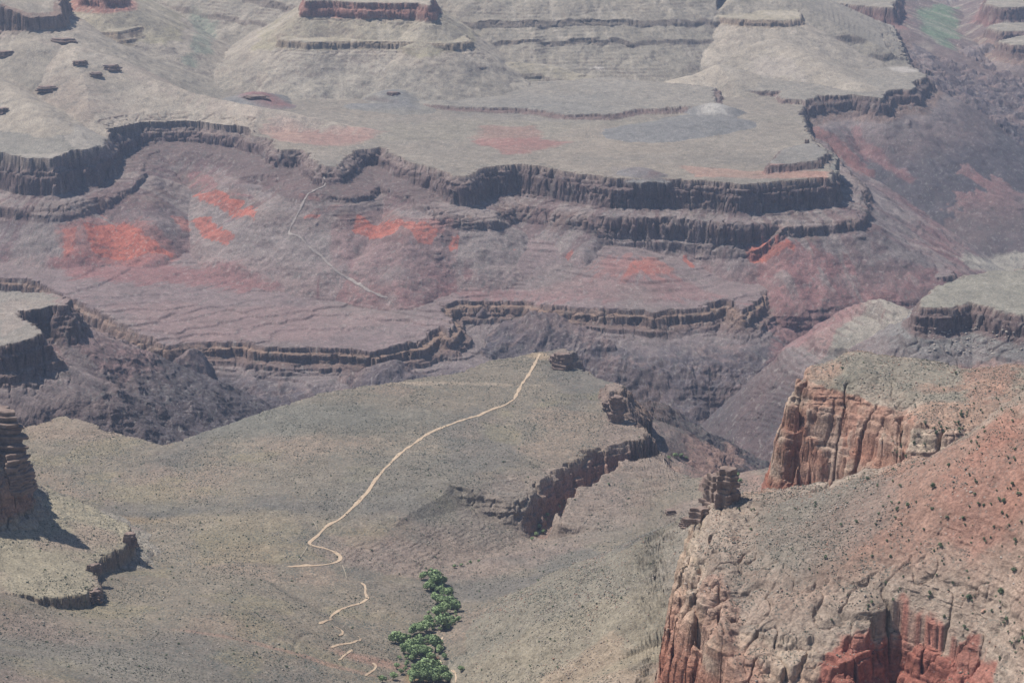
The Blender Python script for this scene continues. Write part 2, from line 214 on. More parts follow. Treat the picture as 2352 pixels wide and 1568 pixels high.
# distant side canyon on the right
mesa('far_mesa', 'far_wall', [(1850,2,-860),(1950,10,-865),(2052,18,-865),(2060,0,-860),(2050,-60,-850),(1850,-60,-850)], [(0,0),(14,-60)], slope=.35, warp=(12,90), gully=(14,120), toe=-1300, const=0., pal=[(0,TAL),(2,TAPD),(60,MAROON),(70,SCHP),(300,SCHP)], topc=TONTO)
mesa('far_mesa', 'far_wall', [(2268,62,-960),(2300,72,-960),(2900,70,-960),(2900,40,-955),(2352,46,-955),(2290,54,-955)], [(0,0),(10,-34)], slope=.5, warp=(8,60), gully=(8,60), const=0., pal=P_TAPS, topc=TONTO)
mesa('far_mesa', 'far_wall', [(2292,94,-975),(2330,104,-975),(2900,110,-975),(2900,84,-970),(2352,82,-970)], [(0,0),(10,-40)], slope=.5, warp=(8,60), gully=(8,60), const=0., pal=P_TAPS, topc=TONTO)
mesa('far_mesa', 'far_wall', [(2262,8,-900),(2300,16,-900),(2900,0,-900),(2900,-90,-890),(2300,-60,-895)], [(0,0),(16,-70)], slope=.4, warp=(8,60), gully=(8,60), const=0., pal=[(0,TAL),(2,TAPD),(70,MAROON),(80,SCHP),(300,SCHP)], topc=TONTO)
ridge('far_ridge', 'far_wall', [('m',-6000,13500,-300),('m',1500,13800,-300),('m',6000,13500,-300)], slope=.22, w=60, gully=(60,400), toe=-1300, pal=[(0,TAL),(500,PINKT),(900,SCHP)], rough=20)
# creek beds cut into the near platform: (px, py, z), wall slope, half width
CARVE = [(pts([(1000,1640,-958),(1000,1568,-962),(975,1490,-966),(1030,1400,-973),(990,1325,-981),(1060,1290,-985),(1200,1250,-992),(1240,1230,-1002),(1290,1185,-1006),(1400,1112,-1010),(1520,1092,-1014),(1570,1052,-1040),(1690,1095,-1060),(1720,1040,-1200),(1720,1000,-1385)]), [(0,0),(9,2),(14,10),(22,30),(30,42),(34,60),(60,75),(150,190)])]
CARVE_SOFT = [(pts([(300,1250,-950),(450,1240,-953),(700,1310,-957),(860,1400,-962),(960,1470,-968)]), [(0,0),(10,1),(60,9),(150,60)])]
def terr(z, amp, t=9.0, seed=40, x=None, y=None):            # strata ledges: risers and treads
    zz = z + fbm(x, y, 420., 2, seed) * 14
    u = zz / t; k = np.floor(u); f = u - k
    h = vn(k * .73, k * 0 + .5, seed + 1) * .5 + .5
    f = f + .1 * fbm(x, y, 25., 2, seed + 3)
    g = sst(.44, .56, f)
    return z + (g - f) * t * amp * (.2 + .8 * h)
def tiers(u):                                    # steep parts of a profile as a stack of beds, each with its own setback
    rs = np.random.RandomState(u['seed']); T = []; soft = [(0., 0.)]; acc = 0.
    p = [(a_ * (1.0 if u['zone'] in ('ridge', 'bluff') else 1.9), b_) for a_, b_ in u['prof']]
    for (d0, y0), (d1, y1) in zip(p[:-1], p[1:]):
        h = y0 - y1
        if h > .8 * (d1 - d0) and h > 5:
            n = max(1, int(round(h / u.get('bed', 8.)))); ws_ = rs.uniform(.5, 1.6, n); ws_ *= h / ws_.sum(); c = 0
            for k in range(n):
                c += ws_[k]; T.append((d0 + (c - ws_[k] * .5) / h * (d1 - d0), ws_[k], rs.uniform(.5, 1.)))
            soft.append((d1, soft[-1][1]))
        else: soft.append((d1, soft[-1][1] + h))
    return T, soft
def prof(u, d, x, y):                           # d > 0 outside the rim
    T, soft = u['T']; xs = [q[0] for q in soft]; ys = [q[1] for q in soft]
    drop = np.where(d < xs[-1], np.interp(d, xs, ys), ys[-1] + (d - xs[-1]) * u['slope'])
    near = np.nonzero((d > -12) & (d < xs[-1] + 14))[0]
    far = d >= xs[-1] + 14
    a = np.zeros_like(d); a[far] = sum(h for _, h, _ in T)
    xn, yn, dn = x[near], y[near], d[near]
    for k, (dc, h, am) in enumerate(T):
        nz_ = u['clf'] * am * (fbm(xn + 37 * k, yn, 16., 3, (u['seed'] + k * 5) % 50, .6) * 1.5)
        keep = sst(-.45, -.1, fbm(xn + 400 + 60 * (k // 2), yn, 110. if dc > 30 else 150., 3, 60 + (k // 3) % 3)) if u['name'] not in ('butte', 'butte_ledge', 'wall_ledge') else 1.
        if dc > 34 and u['name'] == 'north_platform': keep = keep * sst(-.15, .12, fbm(xn, yn, 230., 3, 62))
        a[near] += h * (keep * sst(-1.2, 1.2, dn - dc - nz_) + (1 - keep) * np.clip((dn - dc + 14) / 28, 0, 1))
    return drop + a
for u in UNITS:
    if u['kind'] == 'mesa': u['T'] = tiers(u)
NPI_F = [u['name'] for u in UNITS].index('platform'); NPI = [u['name'] for u in UNITS].index('north_platform')
TOT = [sum(h for _, h, _ in u['T'][0]) if u['kind'] == 'mesa' else 0. for u in UNITS]
ALC = at(2090, 1500, -668)
def H(X, Y, want=False):
    X = np.asarray(X, np.float32); Y = np.asarray(Y, np.float32); sh = X.shape; X = X.ravel(); Y = Y.ravel()
    z = -1384 + 6 * fbm(X, Y, 300., 3, 3); uid = np.full(X.shape, -1, np.int16); dr = np.zeros_like(z); S = np.zeros_like(z); D = np.zeros_like(z); RZ = np.zeros_like(z)
    n0 = fbm(X, Y, 60., 2, 12); NPD = np.full(X.shape, -9999., np.float32); UPD = NPD
    for k, u in enumerate(UNITS):
        bb = u['bb']; m = np.nonzero((X > bb[0]) & (X < bb[1]) & (Y > bb[2]) & (Y < bb[3]))[0]
        if not len(m): continue
        x = X[m]; y = Y[m]; sd = u['seed']
        if u['kind'] == 'mesa':
            d, s, rz, ins = poly_d(u['P'], x, y)
            wa, ws = u['warp']
            d = np.where(ins, -d, d)
            near = np.nonzero((d > -wa * 5) & (d < 400))[0]
            wv = np.zeros_like(d)
            xn, yn = x[near], y[near]
            cl1 = 1 - np.abs(vn(xn / (ws * .45) + .3 * vn(xn / 9, yn / 9, 3), yn / (ws * .45), (sd + 7) % 60)); cl2 = 1 - np.abs(vn(xn / (ws * .2), yn / (ws * .2), (sd + 9) % 60))
            wv[near] = wa * 1.25 * fbm(xn, yn, ws, 3, sd % 50, .6) - (wa * .9 * sst(.75, 1., cl1) + wa * .2 * sst(.7, 1, cl2)) * (1 - sst(15, 70, d[near] - u['prof'][-1][0])) + wa * .12 * fbm(xn, yn, ws * .15, 2, (sd + 4) % 50)
            wv[near] *= -1
            d = d - wa * .25 + wv + 24 * fbm(x, y, 150., 3, 59) * sst(35, 130, d)
            if u['name'] == 'near_lobe': d = np.where(d > 0, d / (1 + 1.1 * sst(.108, .125, x / y) * (1 - .5 * sst(.15, .17, x / y)) * (1 - sst(1640, 1760, y))), d)
            o = np.maximum(d, 0); drop = prof(u, np.where(d < 0, -20, d), x, y)
            if u['name'] == 'north_platform': kk_ = sst(-.205, -.175, x / y) * (1 - sst(-.06, -.02, x / y)); drop = drop - .42 * kk_ * np.minimum(drop, 114); tt_ = x / y; drop = drop + (46 * sst(70, 84, o + 8 * fbm(x, y, 20., 3, 63)) + .0 * o) * sst(.035, .055, tt_) * (1 - sst(.122, .14, tt_))
            ga, gs = u['gully']
            far = np.nonzero(o > 4)[0]
            if ga and len(far):
                xf, yf, sf, of = x[far], y[far], s[far], o[far]
                g = .6 + .8 * fbm(xf, yf, gs * 1.4, 4, (sd + 11) % 50)
                drop[far] += (0.9 - g) * ga * sst(18, 120, of)
            if u['rough']:
                a = sst(30, 160, o) * u['rough']
                drop = drop - a * (ridged(x + 40 * vn(x / 130, y / 130, 8), y * .8, 190., 5, 20, .5) + .35 * ridged(s + 20 * n0[m], o * .3, 34., 3, 21))
            tz = u['tps'](x, y).astype(np.float32) if u['tps'] is not None else rz
            if u['name'] in ('near_lobe', 'far_lobe'):
                fr_ = sst(.108, .125, x / y) * (1 - sst(1640, 1760, y)) if u['name'] == 'near_lobe' else 0.
                shd = 12 + 14 * fr_; wd = 34 + 50 * fr_; q_ = np.clip(1 + (d + 10 * fbm(x, y, 30., 3, 37)) / wd, 0, 1) ** 1.6
                if u['name'] == 'near_lobe':
                    al = np.exp(-(((x - ALC[0]) / 40) ** 4) - (((y - ALC[1]) / 45) ** 4)); d = d + 17 * al; drop = prof(u, np.where(d < 0, -20, d), x, y)
                tz = tz - shd * q_; rz = rz - shd * np.where(d < 0, 0, 1)
            zu = np.where(d < 0, tz, rz - drop)
        else:
            d, s, rz, _ = poly_d(u['P'], x, y, False)
            o = d
            ga, gs = u['gully']
            w = u['w']; drop = u['slope'] * (np.sqrt(d * d + w * w) - w)
            if u['steep']: drop = drop + u['steep'][1] * np.maximum(0, drop - u['steep'][0])
            if u['cliff']:
                c0, ch = u['cliff']; drop = drop + ch * sst(c0 - 3, c0 + 5, drop + 6 * fbm(x, y, 60., 2, 31)) + ch * .7 * sst(c0 + 36, c0 + 42, drop + 6 * fbm(x, y, 50., 2, 32))
            g = .75 - .5 * ridged(x + 25 * vn(x / 70, y / 70, 5), y, gs, 4, (sd + 11) % 50)
            drop = drop + (.7 - g) * ga * sst(8, 110, o)
            if u['rough']:
                drop = drop - sst(0, 60, o + 25) * u['rough'] * (ridged(x + 40 * vn(x / 130, y / 130, 8), y * .8, max(90., u['rough'] * 9.), 5, 20, .5) + .35 * ridged(s + 20 * n0[m], o * .3, 34., 3, 21))
            zu = rz - drop; d = o + 1
        toe = u['toe']
        if toe == 'north': zu = np.where((zu < -1188) & (y < 4700) & (x < y * .21), -1188 + (zu + 1188) * 2.2, zu)
        else:
            zu = np.where((zu < toe) & (d > 0), -9999, zu)
            if toe > -970 and u['zone'] in ('butte', 'mesa', 'far_wall'): lf = x < -.035 * y; zu = np.where((z[m] < -990) | (lf & (NPD[m] > 0)), -9999, np.where(lf, np.minimum(zu, -950 + np.maximum(0, -NPD[m] - 4) * .40 + 25), zu)); bd = np.minimum(NPD[m], UPD[m]); zu = np.where(~lf & (x > .1 * y), np.where(bd > 0, -9999, np.minimum(zu, -925 + np.maximum(0, -bd - 4) * .45 + 12)), zu)
        if u['name'] == 'upper_platform': UPD = np.full(X.shape, 9999., np.float32); UPD[m] = d
        if k == NPI: NPD = np.full(X.shape, -9999., np.float32); NPD[m] = d
        mm = zu > z[m]; j = m[mm]
        z[j] = zu[mm]; uid[j] = k; dr[j] = drop[mm] * (d[mm] > 0); S[j] = s[mm]; D[j] = d[mm]; RZ[j] = rz[mm]
    # creeks
    carve = np.zeros_like(z)
    for k, (P, pr) in enumerate(CARVE + CARVE_SOFT):
        x0, x1, y0, y1 = P[:, 0].min() - 420, P[:, 0].max() + 420, P[:, 1].min() - 420, P[:, 1].max() + 420
        m = np.nonzero((X > x0) & (X < x1) & (Y > y0) & (Y < y1))[0]
        if not len(m): continue
        d, s, rz, _ = poly_d(P, X[m], Y[m], False)
        if k == 0:
            up = sst(-999, -1004, rz)
            xm, ym = X[m], Y[m]
            dd = d + 10 * fbm(xm, ym, 55., 3, 25, .6) + 9 * sst(.72, 1, 1 - np.abs(vn(xm / 26, ym / 26, 27))) - 3
            ri = np.interp(dd, [0, 10, 70, 110, 150], [0, 2, 8, 60, 190])
            for kk in range(8): ri = ri + (7.5 + 2 * (kk % 2)) * sst(-.8, .8, dd - 12 - 3.6 * kk - 5.5 * fbm(xm + 50 * kk, ym, 15., 3, 20 + kk, .6))
            zc = rz + (1 - up) * (np.interp(np.maximum(d + 4 * fbm(xm, ym, 30., 3, 26), 0), [0, 10, 30, 100, 400], [0, 1, 7, 30, 260])) + up * ri
            zc = np.where(d > 150 + 250 * (1 - up), 1e3, zc)
        else:
            up = 0.
            zc = rz + np.interp(d, [p[0] for p in pr], [p[1] for p in pr]); zc = np.where(d > 150, 1e3, zc)
        mm = (zc < z[m]) & (uid[m] == NPI_F); j = m[mm]
        carve[j] = np.maximum(carve[j], ((z[m] - zc) * up)[mm]); z[j] = zc[mm]
    # relief of the soil and rock itself
    names_ = [u['name'] for u in UNITS]; u_r = np.array([0] + [1 if u['zone'] in ('gorge',) else 0 for u in UNITS], np.float32)[uid + 1]
    gz = u_r + (uid == names_.index('lower_platform')) * sst(52, 90, dr) + np.isin(uid, [names_.index(q) for q in ('platform', 'side_platform', 'east_platform')]) * sst(75, 120, dr)
    z = z + gz * (13 * ridged(X + 20 * n0, Y, 62., 5, 48, .55) + 4 * ridged(X, Y, 21., 3, 49))
    z = z + 1.6 * fbm(X, Y, 45., 4, 14) + 4 * fbm(X, Y, 260., 2, 15)
    name = np.array([-1] + [i for i, _ in enumerate(UNITS)])
    tA = np.zeros_like(z)
    names = [u['name'] for u in UNITS]
    amps = {'lower_platform': .95, 'cone': .9, 'butte_foot': .7, 'scarp': .6, 'bench': .12, 'near_lobe': .55, 'far_lobe': .75, 'north_platform': .5, 'butte': .6, 'bluff': .7, 'side_platform': .5, 'upper_platform': .4, 'upper_step': .6, 'east_platform': .5, 'north_buttress': .6, 'left_butte': .6, 'far_wall': .45, 'red_cliff': .4, 'left_ledge': .6, 'butte_ledge': .5}
    A = np.array([.0] + [amps.get(n, .12) for n in names], np.float32)[uid + 1]
    ud = uid >= 0; A = np.where(u_r > 0, 0, A)
    fid = names.index('platform')
    A = np.where(uid == fid, .25 * sst(1, 10, dr) + .9 * sst(2, 14, carve), A)
    nid = names.index('north_platform'); A = np.where((uid == nid) & (dr > 125), A * .25 , A); A = np.where((uid == nid) & (dr <= 0), .0, A)
    lid = names.index('lower_platform'); A = np.where((uid == lid) & (dr > 60), .2, A)
    for nm in ('near_lobe', 'far_lobe'):
        q = names.index(nm); A = np.where((uid == q) & (dr > 150), .1, A); A = np.where((uid == q) & (dr <= 0), .1 + .75 * sst(-60, -8, D), A)
    tot = np.array([0.] + TOT, np.float32)[uid + 1]; A = np.where((tot > 0) & (dr > tot + 14) & (uid != names.index('lower_platform')), .1, A)
    A = .75 * A * sst(-.35, .35, fbm(X, Y, 70., 4, 33))
    z = terr(z, A, 8.5, 40, X, Y)
    x_y = X / Y
    z = np.where((uid == names.index('lower_platform')) & (dr < 4) | (uid == nid) & (z < -1135), terr(z + 2 * fbm(X, Y, 60., 3, 47), .95 * np.where(uid == nid, .12, 1.) * np.where((z > -1150) & (x_y > -.06), .15, 1.) * sst(-.35, .1, fbm(X, Y, 120., 3, 49)), 5.2, 46, X, Y), z)
    # flagstone ledges on the flanks above the creek canyon
    fl = patch_w(X, Y)
    z = np.where(fl > 0, terr(z + 2.5 * fbm(X, Y, 16., 4, 36) * fl, .8 * fl * sst(-.3, .2, fbm(X, Y, 30., 2, 35)), 2.4, 44, X, Y), z)
    rg = np.array([.0] + [{'ridge': 1., 'bluff': .6}.get(u['zone'], 0.) for u in UNITS], np.float32)[uid + 1]
    z = z + rg * (2.4 * ridged(X, Y, 48., 4, 30) + 1.2 * fbm(X, Y, 12., 3, 31))
    # dry washes on the platforms
    fw = np.where((uid == fid) | (dr < 1), 1., .0)
    z = z - fw * (1.0 * sst(.8, 1, 1 - np.abs(vn(X / 260 + .6 * n0, Y / 120 + .5 * n0, 34))) + .0 * sst(.8, 1, 1 - np.abs(vn(X / 40 + .3 * n0, Y / 40, 39))))
    z = z + .35 * vn(X / 3.1, Y / 3.1, 50)
    if want: return [a.reshape(sh) for a in (z, uid, dr, S, D, carve, fl)]
    return z.reshape(sh)
LEDGE = [(at(1480,1010,-962), 70, 170), (at(1330,1130,-958), 110, 110), (at(1210,1180,-965), 95, 130), (at(1000,1270,-965), 130, 55), (at(1150,1240,-975), 110, 60), (at(1590,1190,-960), 45, 70), (at(1420,930,-955), 28, 55), (at(1310,815,-950), 28, 45)]
def patch_w(X, Y):
    w = np.zeros_like(X)
    for (c, rx, ry) in LEDGE:
        m = np.nonzero((np.abs(X - c[0]) < rx * 1.6) & (np.abs(Y - c[1]) < ry * 1.6))[0]
        if len(m):
            q = np.sqrt(((X[m] - c[0]) / rx) ** 2 + ((Y[m] - c[1]) / ry) ** 2) + .35 * fbm(X[m], Y[m], 40., 3, 37)
            w[m] = np.maximum(w[m], 1 - sst(.7, 1.15, q))
    return w
def hits(P, n=900, y0=1250., y1=9500.):        # where rays through picture points meet the ground
    P = np.asarray(P, float); D = np.array([raydir(a, b) for a, b in P])
    t = np.geomspace(y0, y1, n)[None, :] / D[:, 1:2]
    g = H(D[:, 0:1] * t, D[:, 1:2] * t); below = (D[:, 2:3] * t) < g
    i = np.maximum(np.argmax(below, 1), 1); r = np.arange(len(P))
    lo = t[r, i - 1]; hi = t[r, i]
    for _ in range(14):
        mid = (lo + hi) / 2; b = D[:, 2] * mid < H(D[:, 0] * mid, D[:, 1] * mid)
        hi = np.where(b, mid, hi); lo = np.where(b, lo, mid)
    X = D[:, 0] * hi; Y = D[:, 1] * hi
    return np.stack([X, Y, H(X, Y)], 1)
# ------------------------------------------------------------------ terrain grid: rows crowd where the ground is steep
NR = 2100
tx = np.concatenate([np.linspace(-.46, -.29, 90, endpoint=False), np.linspace(-.29, .29, 1500), np.linspace(.29, .46, 91)[1:]]).astype(np.float32)
tc = np.linspace(-.46, .46, 460).astype(np.float32); yc = np.geomspace(1080, 14000, 2300).astype(np.float32)
TT, YY = np.meshgrid(tc, yc, indexing='ij')
zc = H(TT * YY, YY)
den = YY * cp - zc * sp_; v = (YY * sp_ + zc * cp) / den * FPX / 2.297        # rows of a 1024-wide picture
ang = np.maximum.accumulate(v, 1); vis = (v >= ang - 1.5) & (v > -330 - 40) & (v < 330 + 60)
dv = np.abs(np.diff(v, axis=1)); dy = np.diff(YY, axis=1)
vis = vis[:, 1:] | vis[:, :-1]
wgt = np.where(vis, 1.0, .45) * dv + dy / YY[:, 1:] * 60 * np.where(v[:, 1:] > 395, .3, 1)
k = np.hanning(31); k /= k.sum()
wgt = np.apply_along_axis(lambda a: np.convolve(np.pad(a, 15, 'edge'), k, 'valid'), 0, wgt)
cum = np.concatenate([np.zeros((len(tc), 1)), np.cumsum(wgt, 1)], 1); cum /= cum[:, -1:]
q = np.linspace(0, 1, NR); Yg = np.stack([np.interp(q, cum[i], yc) for i in range(len(tc))])
f = np.interp(tx, tc, np.arange(len(tc))); i0 = np.minimum(f.astype(int), len(tc) - 2); ff = (f - i0)[:, None]
GY = (Yg[i0] * (1 - ff) + Yg[i0 + 1] * ff).astype(np.float32); GX = tx[:, None] * GY
Z, UID, DR, SS, DD, CV, FL = H(GX, GY, True)
# beds and joints: steep rock is pushed in and out along the way it faces
def face_out(GX, GY, Z):
    P = np.stack([GX, GY, Z], -1); a = np.gradient(P, axis=0); b = np.gradient(P, axis=1)
    n = np.cross(a, b); n /= np.linalg.norm(n, axis=-1, keepdims=True) + 1e-9; n *= np.sign(n[..., 2:3] + 1e-9); return n.astype(np.float32)
def smooth2(a):
    for _ in range(2):
        a = (a + np.roll(a, 1, 0) + np.roll(a, -1, 0)) / 3; a = (a + np.roll(a, 1, 1) + np.roll(a, -1, 1)) / 3
    return a
N0 = face_out(GX, GY, Z)
zone_of = [u['zone'] for u in UNITS]
bk = np.array([.5] + [{'gorge': .45, 'ridge': .8, 'plateau': 1., 'bluff': .9, 'canyon_wall': 1.}.get(q, 1.) for q in zone_of], np.float32)[UID + 1]
far_k = np.clip(GY / 3000, .55, 1.7)
zz = Z + 5 * fbm(GX, GY, 260., 2, 52)
L1 = np.floor(zz / (2.6 * far_k) + .5 * vn(zz / 9., zz * 0, 53)); L2 = np.floor(zz / 8.5)
bed1 = vn(L1 * .77, L1 * 0 + .5, 54); bed2 = vn(L2 * .77, L2 * 0 + .5, 55)
jn = vn(GX / (7 * far_k) + L1 * 3.7, GY / (7 * far_k) + L1 * 1.3, 56); jn2 = vn(GX / 19 + L2 * 2.3, GY / 19 + L2 * 3.1, 57)
crk = sst(.86, 1, 1 - np.abs(vn(GX / 17. + .2 * vn(GX / 5, GY / 5, 2), GY / 17., 58)))
dsp = (1.5 * bed1 + 1.6 * bed2 + 1.1 * sst(-.25, .25, jn) + 1.2 * sst(-.2, .2, jn2) - 3.0 * crk) * far_k * bk
msk = smooth2(sst(.86, .55, N0[..., 2]))
hx = smooth2(N0[..., 0]); hy = smooth2(N0[..., 1]); hl = np.sqrt(hx * hx + hy * hy) + .05
GX0, GY0 = GX, GY
names_i = [u['name'] for u in UNITS].index
MSK_OK = smooth2((((DR > .5) & ~((UID == names_i('near_lobe')) & (DR > 150))) | (CV > 1.5) | (FL > .2) | (np.isin(UID, [i for i, u in enumerate(UNITS) if u['zone'] == 'ridge']) & (DD > -70) & (DR < 150))).astype(np.float32)); msk = msk * MSK_OK
GX = (GX + hx / hl * dsp * msk).astype(np.float32); GY = (GY + hy / hl * dsp * msk).astype(np.float32)
MSK = msk.ravel(); BED = (bed1 * .6 + bed2 * .6).ravel(); CRK = crk.ravel()
# ------------------------------------------------------------------ colour of soil and rock at every point
X = GX.ravel(); Y = GY.ravel(); z = Z.ravel(); uid = UID.ravel(); dr = DR.ravel(); ss = SS.ravel(); dd = DD.ravel(); cv = CV.ravel(); fl = FL.ravel()
C = np.zeros((len(X), 3), np.float32); C[:] = SCH; V = np.zeros(len(X), np.float32)    # V: how much scrub grows
nz = fbm(X, Y, 60., 4, 2); n2 = fbm(X, Y, 200., 3, 5)
for k, u in enumerate(UNITS):
    m = np.nonzero(uid == k)[0]
    if not len(m): continue
    pal = u['pal']; xs = [p[0] for p in pal]; dj = dr[m] * (1 + .12 * nz[m]) + 6 * nz[m] * (dr[m] > 60)
    c = np.stack([np.interp(dj, xs, [p[1][i] for p in pal]) for i in range(3)], 1)
    if u['kind'] == 'mesa':
        c = np.where((dr[m] <= .5)[:, None], np.array(u['topc']), c)
    C[m] = c
    fr = {'plateau': 1., 'bluff': .8, 'ridge': .8, 'mesa': .6, 'butte': .5, 'far_wall': .5, 'canyon_wall': .3, 'gorge': .15}[u['zone']]
    V[m] = fr
def mixc(w, col):
    global C
    w = np.clip(w, 0, 1)[:, None].astype(np.float32); C = C * (1 - w) + np.array(col, np.float32) * w
def blob(px, py, z0, rx, ry, col, a=1., edge=.35, ns=50., seed=6, cond=None, rot=0., streak=0.):
    c = at(px, py, z0); m = np.nonzero((np.abs(X - c[0]) < max(rx, ry) * 1.8) & (np.abs(Y - c[1]) < max(rx, ry) * 1.8))[0]
    if not len(m): return
    dx = X[m] - c[0]; dy = Y[m] - c[1]; cr, sr = math.cos(rot), math.sin(rot)
    q = np.sqrt(((cr * dx + sr * dy) / rx) ** 2 + ((-sr * dx + cr * dy) / ry) ** 2) + .4 * fbm(X[m], Y[m], ns, 3, seed)
    if streak: q = q + streak * vn(ss[m] / 14., dd[m] / 300., 13) + streak * .6 * vn(ss[m] / 5., dd[m] / 200., 17)
    w = np.zeros(len(X), np.float32); w[m] = a * (1 - sst(1 - edge, 1 + edge * .4, q))
    if cond is not None: w *= cond
    mixc(w, col); V[:] = V * (1 - .7 * w)
# schist: wandering pink veins and dark masses
sc = np.isin(uid, [i for i, u in enumerate(UNITS) if u['zone'] in ('gorge',)]) | ((uid == [u['name'] for u in UNITS].index('lower_platform')) & (dr > 55)) | (uid < 0)
v1 = ridged(X + 60 * n2, Y, 55., 4, 22); v2 = ridged(X, Y, 20., 3, 23)
mixc(sc * sst(.35, .75, v1) * .5, (.24, .165, .145)); mixc(sc * sst(.0, .5, fbm(X, Y, 90., 4, 24)) * .5, (.085, .075, .085)); mixc(sc * sst(.5, .8, v2) * .35, (.30, .24, .21))
names = [u['name'] for u in UNITS]
NP = names.index('north_platform'); LP = names.index('lower_platform'); FP = names.index('platform'); NB = -5
tal = ((uid == NP) | (uid == NB)) & (dr > 60)
